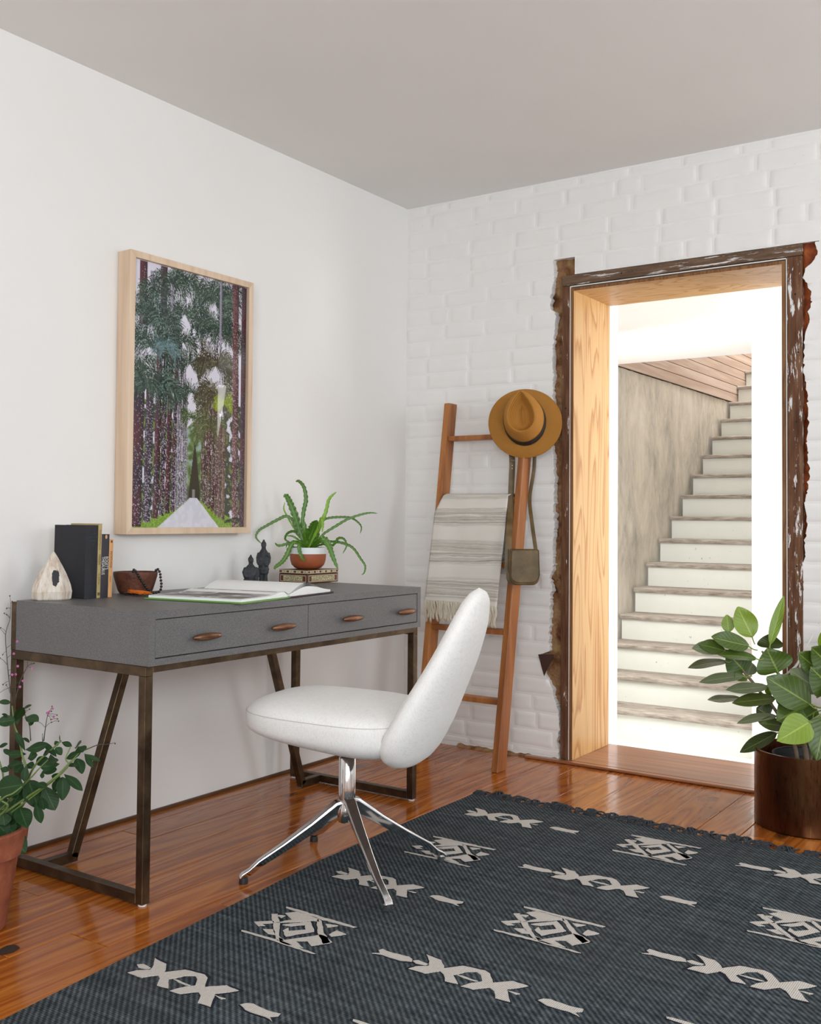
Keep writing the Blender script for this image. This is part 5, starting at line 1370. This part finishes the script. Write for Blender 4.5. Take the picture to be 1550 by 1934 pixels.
FL = [ # base, tip (zoom pixels), width px, depth, tilt (how far the blade turns edge-on: 0 faces viewer), material
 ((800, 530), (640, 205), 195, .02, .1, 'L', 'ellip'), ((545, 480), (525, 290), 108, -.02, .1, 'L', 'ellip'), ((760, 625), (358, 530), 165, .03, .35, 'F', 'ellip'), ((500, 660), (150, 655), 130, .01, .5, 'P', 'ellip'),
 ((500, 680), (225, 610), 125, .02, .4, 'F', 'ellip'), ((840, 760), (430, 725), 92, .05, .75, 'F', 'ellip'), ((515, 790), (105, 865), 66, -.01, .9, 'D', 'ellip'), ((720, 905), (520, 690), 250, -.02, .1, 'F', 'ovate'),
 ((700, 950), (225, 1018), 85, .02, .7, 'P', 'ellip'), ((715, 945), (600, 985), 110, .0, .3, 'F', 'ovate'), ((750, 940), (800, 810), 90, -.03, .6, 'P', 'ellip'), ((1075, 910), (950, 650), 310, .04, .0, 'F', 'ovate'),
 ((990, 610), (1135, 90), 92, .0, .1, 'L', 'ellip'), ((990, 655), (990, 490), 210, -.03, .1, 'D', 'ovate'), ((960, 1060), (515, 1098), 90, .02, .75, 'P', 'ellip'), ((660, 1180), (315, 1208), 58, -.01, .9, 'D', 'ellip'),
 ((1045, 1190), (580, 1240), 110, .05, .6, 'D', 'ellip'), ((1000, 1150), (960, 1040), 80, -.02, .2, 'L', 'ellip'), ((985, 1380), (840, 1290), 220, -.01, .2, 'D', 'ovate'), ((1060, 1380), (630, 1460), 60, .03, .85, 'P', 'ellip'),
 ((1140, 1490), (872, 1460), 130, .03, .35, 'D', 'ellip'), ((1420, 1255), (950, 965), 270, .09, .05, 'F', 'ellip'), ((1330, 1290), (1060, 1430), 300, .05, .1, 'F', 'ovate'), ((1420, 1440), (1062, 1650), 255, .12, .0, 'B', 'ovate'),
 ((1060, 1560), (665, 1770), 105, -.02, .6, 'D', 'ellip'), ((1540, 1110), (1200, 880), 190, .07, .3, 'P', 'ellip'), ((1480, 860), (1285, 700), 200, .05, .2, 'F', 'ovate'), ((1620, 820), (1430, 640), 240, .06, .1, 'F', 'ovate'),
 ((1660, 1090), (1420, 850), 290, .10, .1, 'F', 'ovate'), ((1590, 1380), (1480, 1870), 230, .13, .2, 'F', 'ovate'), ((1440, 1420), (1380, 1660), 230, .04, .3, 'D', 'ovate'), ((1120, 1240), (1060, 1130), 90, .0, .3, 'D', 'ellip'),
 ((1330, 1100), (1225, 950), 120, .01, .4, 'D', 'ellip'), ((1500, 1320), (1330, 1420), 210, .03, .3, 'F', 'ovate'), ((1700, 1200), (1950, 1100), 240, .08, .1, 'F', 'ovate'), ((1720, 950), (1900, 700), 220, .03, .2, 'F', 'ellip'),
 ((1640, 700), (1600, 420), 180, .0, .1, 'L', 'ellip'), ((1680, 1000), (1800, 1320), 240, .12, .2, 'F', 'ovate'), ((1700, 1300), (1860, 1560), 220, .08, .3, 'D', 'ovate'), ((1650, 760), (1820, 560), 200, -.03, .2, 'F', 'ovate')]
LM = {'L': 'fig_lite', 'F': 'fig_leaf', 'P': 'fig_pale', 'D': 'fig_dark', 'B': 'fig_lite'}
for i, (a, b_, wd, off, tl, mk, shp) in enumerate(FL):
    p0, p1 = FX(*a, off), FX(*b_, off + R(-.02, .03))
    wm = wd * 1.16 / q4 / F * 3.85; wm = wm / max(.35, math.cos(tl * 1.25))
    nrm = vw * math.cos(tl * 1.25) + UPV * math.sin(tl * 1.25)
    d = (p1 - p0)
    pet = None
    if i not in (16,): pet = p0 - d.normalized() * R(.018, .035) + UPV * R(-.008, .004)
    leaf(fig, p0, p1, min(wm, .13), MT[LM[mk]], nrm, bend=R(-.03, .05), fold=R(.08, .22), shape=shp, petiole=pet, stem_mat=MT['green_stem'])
P = smoothpath([FX(1490, 1180, .06), FX(1600, 1120, .05), FX(1720, 1060, .04)], 5); MB().tube(P, .003, 7).build('stem', MT['green_stem'], fig, smooth=180)
P = smoothpath([FX(1400, 1445, .12), FX(1520, 1370, .09), FX(1700, 1270, .04)], 5); MB().tube(P, .003, 7).build('stem', MT['green_stem'], fig, smooth=180)
P = smoothpath([FX(1440, 1260, .09), FX(1540, 1290, .07), FX(1700, 1250, .04)], 5); MB().tube(P, .003, 7).build('stem', MT['green_stem'], fig, smooth=180)
MB().tube([FX(1130, 960, -.06), FX(1270, 840, -.06), FX(1400, 600, -.06), FX(1455, 500, -.06)], [.004, .004, .003, .001], 5).build('dry_stalk', MT['bead'], fig, smooth=180)

# ---- flowering plant in a terracotta pot at the left edge
TP = Vector((.402, -2.475, 0))
tal = tag(empty('flowering_potted_plant', TP), 'leafy plant with tiny pink flowers in a terracotta pot left of the desk', 'potted plant')
t = T('terracotta', .75, spec=.25); n = t.noi(t.obj(), 25, 5, .6); t.set(Base_Color=t.ramp(n, [(.3, (.20, .055, .028)), (.6, (.30, .095, .05)), (.8, (.38, .16, .10))])); t.bump(t.noi(t.obj(), 120), .2, .002); MT['terracotta'] = t.mat
MB().lathe([(0, .0), (.086, .0), (.090, .004), (.118, .185), (.133, .187), (.140, .246), (.137, .250), (.128, .250), (.122, .19), (0, .185)], 56, TP).build('pot', MT['terracotta'], tal, smooth=35)
MB().lathe([(0, .235), (.127, .230)], 32, TP, close=False).build('soil', MT['soil'], tal, smooth=180)
MT['tal_leaf'] = green('plant_leaf', (.006, .026, .007), (.014, .046, .011), (.045, .10, .028), .55, .2, .25)
MT['tal_stem'] = plain('pale_green_stem', (.13, .20, .05), .5); MT['twig'] = plain('flower_stalk', (.06, .05, .035), .6); MT['pink'] = plain('pink_petal', (.50, .14, .36), .6); MT['seed'] = plain('seed_pod', (.09, .035, .02), .6)
s5 = 4.835
def TX(x, y, off=0.0): return facing(x / s5, 1300 + y / s5, TP, off)
root = TP + Vector((.02, .0, .232))
for pts, r in (([(200, 1080, .0), (245, 860, .0), (330, 690, .02), (470, 560, .02), (560, 480, .02)], .0038), ([(220, 880, .02), (200, 600, .02), (160, 420, .0), (130, 330, .0), (110, 160, -.01)], .0034),
               ([(240, 1000, .03), (380, 910, .04), (520, 800, .04), (640, 680, .03), (740, 580, .02), (820, 545, .02)], .0036), ([(560, 780, .04), (600, 640, .04), (645, 530, .03)], .0026),
               ([(60, 1100, .05), (10, 1020, .06), (-80, 900, .05)], .0036), ([(0, 1030, .06), (120, 960, .07), (220, 880, .05)], .0032), ([(20, 900, .0), (-20, 600, .0), (-30, 300, .0)], .0032), ([(250, 850, .03), (350, 740, .04), (440, 650, .03)], .0022), ([(-60, 900, .02), (-140, 600, .03), (-200, 350, .02)], .0034)):
    P = [root + Vector((R(-.02, .02), R(-.02, .02), 0))] + [TX(*p) for p in pts]
    SP = smoothpath(P, 5); MB().tube(SP, [lerp(r, r * .5, i / (len(SP) - 1)) for i in range(len(SP))], 7).build('stem', MT['tal_stem'], tal, smooth=180)
TL = [((95, 130), (0, 125), 34), ((205, 185), (278, 158), 30), ((140, 300), (205, 190), 55), ((135, 290), (-10, 310), 66), ((100, 270), (25, 240), 24), ((225, 262), (338, 292), 62), ((300, 295), (275, 338), 26), ((160, 330), (150, 240), 44),
      ((385, 490), (385, 430), 40), ((400, 490), (500, 605), 34), ((225, 560), (410, 520), 70), ((230, 570), (150, 420), 40), ((270, 490), (215, 460), 22), ((240, 600), (90, 600), 55), ((250, 640), (330, 610), 62), ((330, 690), (420, 640), 56),
      ((210, 680), (85, 705), 60), ((215, 690), (150, 760), 55), ((250, 690), (300, 720), 48), ((240, 700), (220, 830), 44), ((390, 610), (445, 575), 34), ((510, 540), (555, 600), 48), ((545, 490), (500, 510), 34), ((560, 490), (645, 525), 34),
      ((545, 490), (545, 435), 20), ((715, 530), (755, 575), 66), ((680, 545), (735, 495), 50), ((735, 590), (622, 635), 44), ((765, 595), (898, 655), 34), ((770, 600), (838, 708), 34), ((700, 640), (745, 762), 66), ((600, 700), (705, 710), 34),
      ((545, 690), (390, 720), 62), ((520, 740), (400, 760), 50), ((540, 770), (500, 830), 52), ((580, 780), (732, 915), 58), ((570, 810), (570, 995), 80), ((565, 810), (500, 930), 60), ((385, 760), (385, 815), 24), ((480, 680), (430, 650), 40),
      ((390, 880), (490, 1085), 100), ((330, 860), (410, 900), 50), ((260, 840), (340, 1060), 120), ((380, 990), (400, 1095), 46), ((325, 1040), (370, 1208), 56), ((215, 880), (-10, 920), 130), ((205, 900), (150, 1010), 90), ((200, 830), (100, 870), 40),
      ((180, 1090), (240, 1250), 100), ((120, 1060), (-20, 1090), 110), ((150, 1060), (60, 1190), 80), ((90, 1330), (215, 1480), 110), ((20, 1130), (40, 1240), 90), ((60, 1230), (110, 1310), 80), ((-10, 1250), (60, 1330), 90), ((0, 730), (72, 750), 40),
      ((-20, 540), (60, 510), 26), ((30, 560), (100, 600), 30), ((-30, 700), (-150, 720), 80), ((-60, 900), (-200, 960), 100), ((-40, 1100), (-180, 1180), 100), ((-150, 600), (-260, 540), 80), ((-140, 620), (-60, 480), 60), ((-180, 400), (-250, 300), 60), ((-190, 420), (-120, 330), 50),
      ((150, 980), (100, 1160), 90), ((190, 1150), (110, 1290), 70), ((460, 600), (480, 680), 40), ((420, 690), (520, 660), 40)]
vt = (CAM - TP).normalized()
for i, (a, b_, wd) in enumerate(TL):
    off = .02 + .06 * nz(i * 1.7, 3, 1)
    p0, p1 = TX(*a, off), TX(*b_, off + R(-.01, .03))
    wm = wd / s5 / F * 2.72
    leaf(tal, p0, p0 + (p1 - p0) * 1.15, wm * 1.5, MT['tal_leaf'], vt + UPV * R(.0, .7) + RT * R(-.4, .4), bend=R(-.06, .04), fold=R(.05, .25), shape='obov' if i % 3 else 'ellip')
# flower stalks with buds
def stalk(pts, twigs, off=.02):
    P = smoothpath([TX(*p, off) for p in pts], 5); st = MB().tube(P, [lerp(.0014, .0006, i / (len(P) - 1)) for i in range(len(P))], 5).build('flower_stalk', MT['twig'], tal, smooth=180)
    for (a, b_, kind) in twigs:
        q, e = TX(*a, off), TX(*b_, off + R(-.01, .02))
        MB().tube([q, (q + e) / 2 + Vector((0, 0, .002)), e], [.0006, .0005, .0005], 4).build('twig', MT['twig'], st, smooth=180)
        b = MB(); r = .0032 if kind == 'p' else .0017
        if kind == 'p':
            for k in range(5): an = k * 2 * PI / 5; ell(b, tuple(e + RT * (.0019 * math.cos(an)) + UP * (.0019 * math.sin(an))), .0015, .0015, .0015, 6, 4)
        else: ell(b, tuple(e), r, r, r * 1.2, 7, 5)
        b.build('flower' if kind == 'p' else 'bud', MT['pink'] if kind == 'p' else MT['seed'], st, smooth=180)
def Z8(x, y): return (x / 8.058 * s5, (1100 + y / 8.058 - 1300) * s5)
stalk([Z8(185, 1850), Z8(150, 1600), Z8(110, 1200), Z8(85, 800), Z8(150, 560), Z8(165, 330)],
      [(Z8(95, 760), Z8(10, 690), 's'), (Z8(85, 800), Z8(-20, 690), 's'), (Z8(155, 550), Z8(65, 470), 's'), (Z8(158, 540), Z8(100, 490), 's'), (Z8(165, 400), Z8(100, 395), 's'), (Z8(165, 330), Z8(150, 205), 's'), (Z8(165, 330), Z8(185, 290), 's'), (Z8(100, 1000), Z8(260, 900), 'p'), (Z8(110, 1150), Z8(210, 1085), 'p'),
       (Z8(108, 1250), Z8(0, 1150), 's'), (Z8(100, 1050), Z8(40, 1100), 's'), (Z8(120, 1350), Z8(270, 1275), 'p'), (Z8(130, 1420), Z8(240, 1400), 'p'), (Z8(130, 1440), Z8(185, 1405), 'p'), (Z8(140, 1600), Z8(350, 1500), 'p'), (Z8(150, 1620), Z8(305, 1590), 'p'), (Z8(150, 1600), Z8(-20, 1690), 's'), (Z8(145, 1500), Z8(45, 1555), 's'), (Z8(160, 1700), Z8(95, 1560), 's')])
stalk([Z8(230, 1800), Z8(310, 1500), Z8(390, 1330), Z8(440, 1260), Z8(520, 1235)], [(Z8(430, 1290), Z8(490, 1310), 'p'), (Z8(420, 1280), Z8(430, 1150), 's'), (Z8(440, 1260), Z8(520, 1230), 's')])
stalk([(400, 480), (412, 380), (432, 260), (470, 180)], [((415, 360), (345, 300), 's'), ((420, 350), (470, 310), 's'), ((470, 310), (535, 300), 's'), ((432, 260), (430, 225), 'p'), ((440, 240), (448, 215), 'p'), ((435, 255), (490, 260), 'p'), ((445, 235), (520, 245), 's'), ((455, 205), (480, 185), 'p'), ((450, 220), (470, 210), 's'), ((440, 250), (465, 285), 's'), ((470, 180), (475, 165), 's'), ((460, 290), (525, 280), 's')], .02)
stalk([(280, 480), (268, 340), (225, 230), (240, 195)], [((225, 230), (270, 190), 's')])
stalk([(820, 545), (900, 515), (970, 512), (1040, 500)], [((900, 515), (890, 525), 's'), ((1040, 500), (1050, 505), 's')])
bpy.context.view_layer.update()
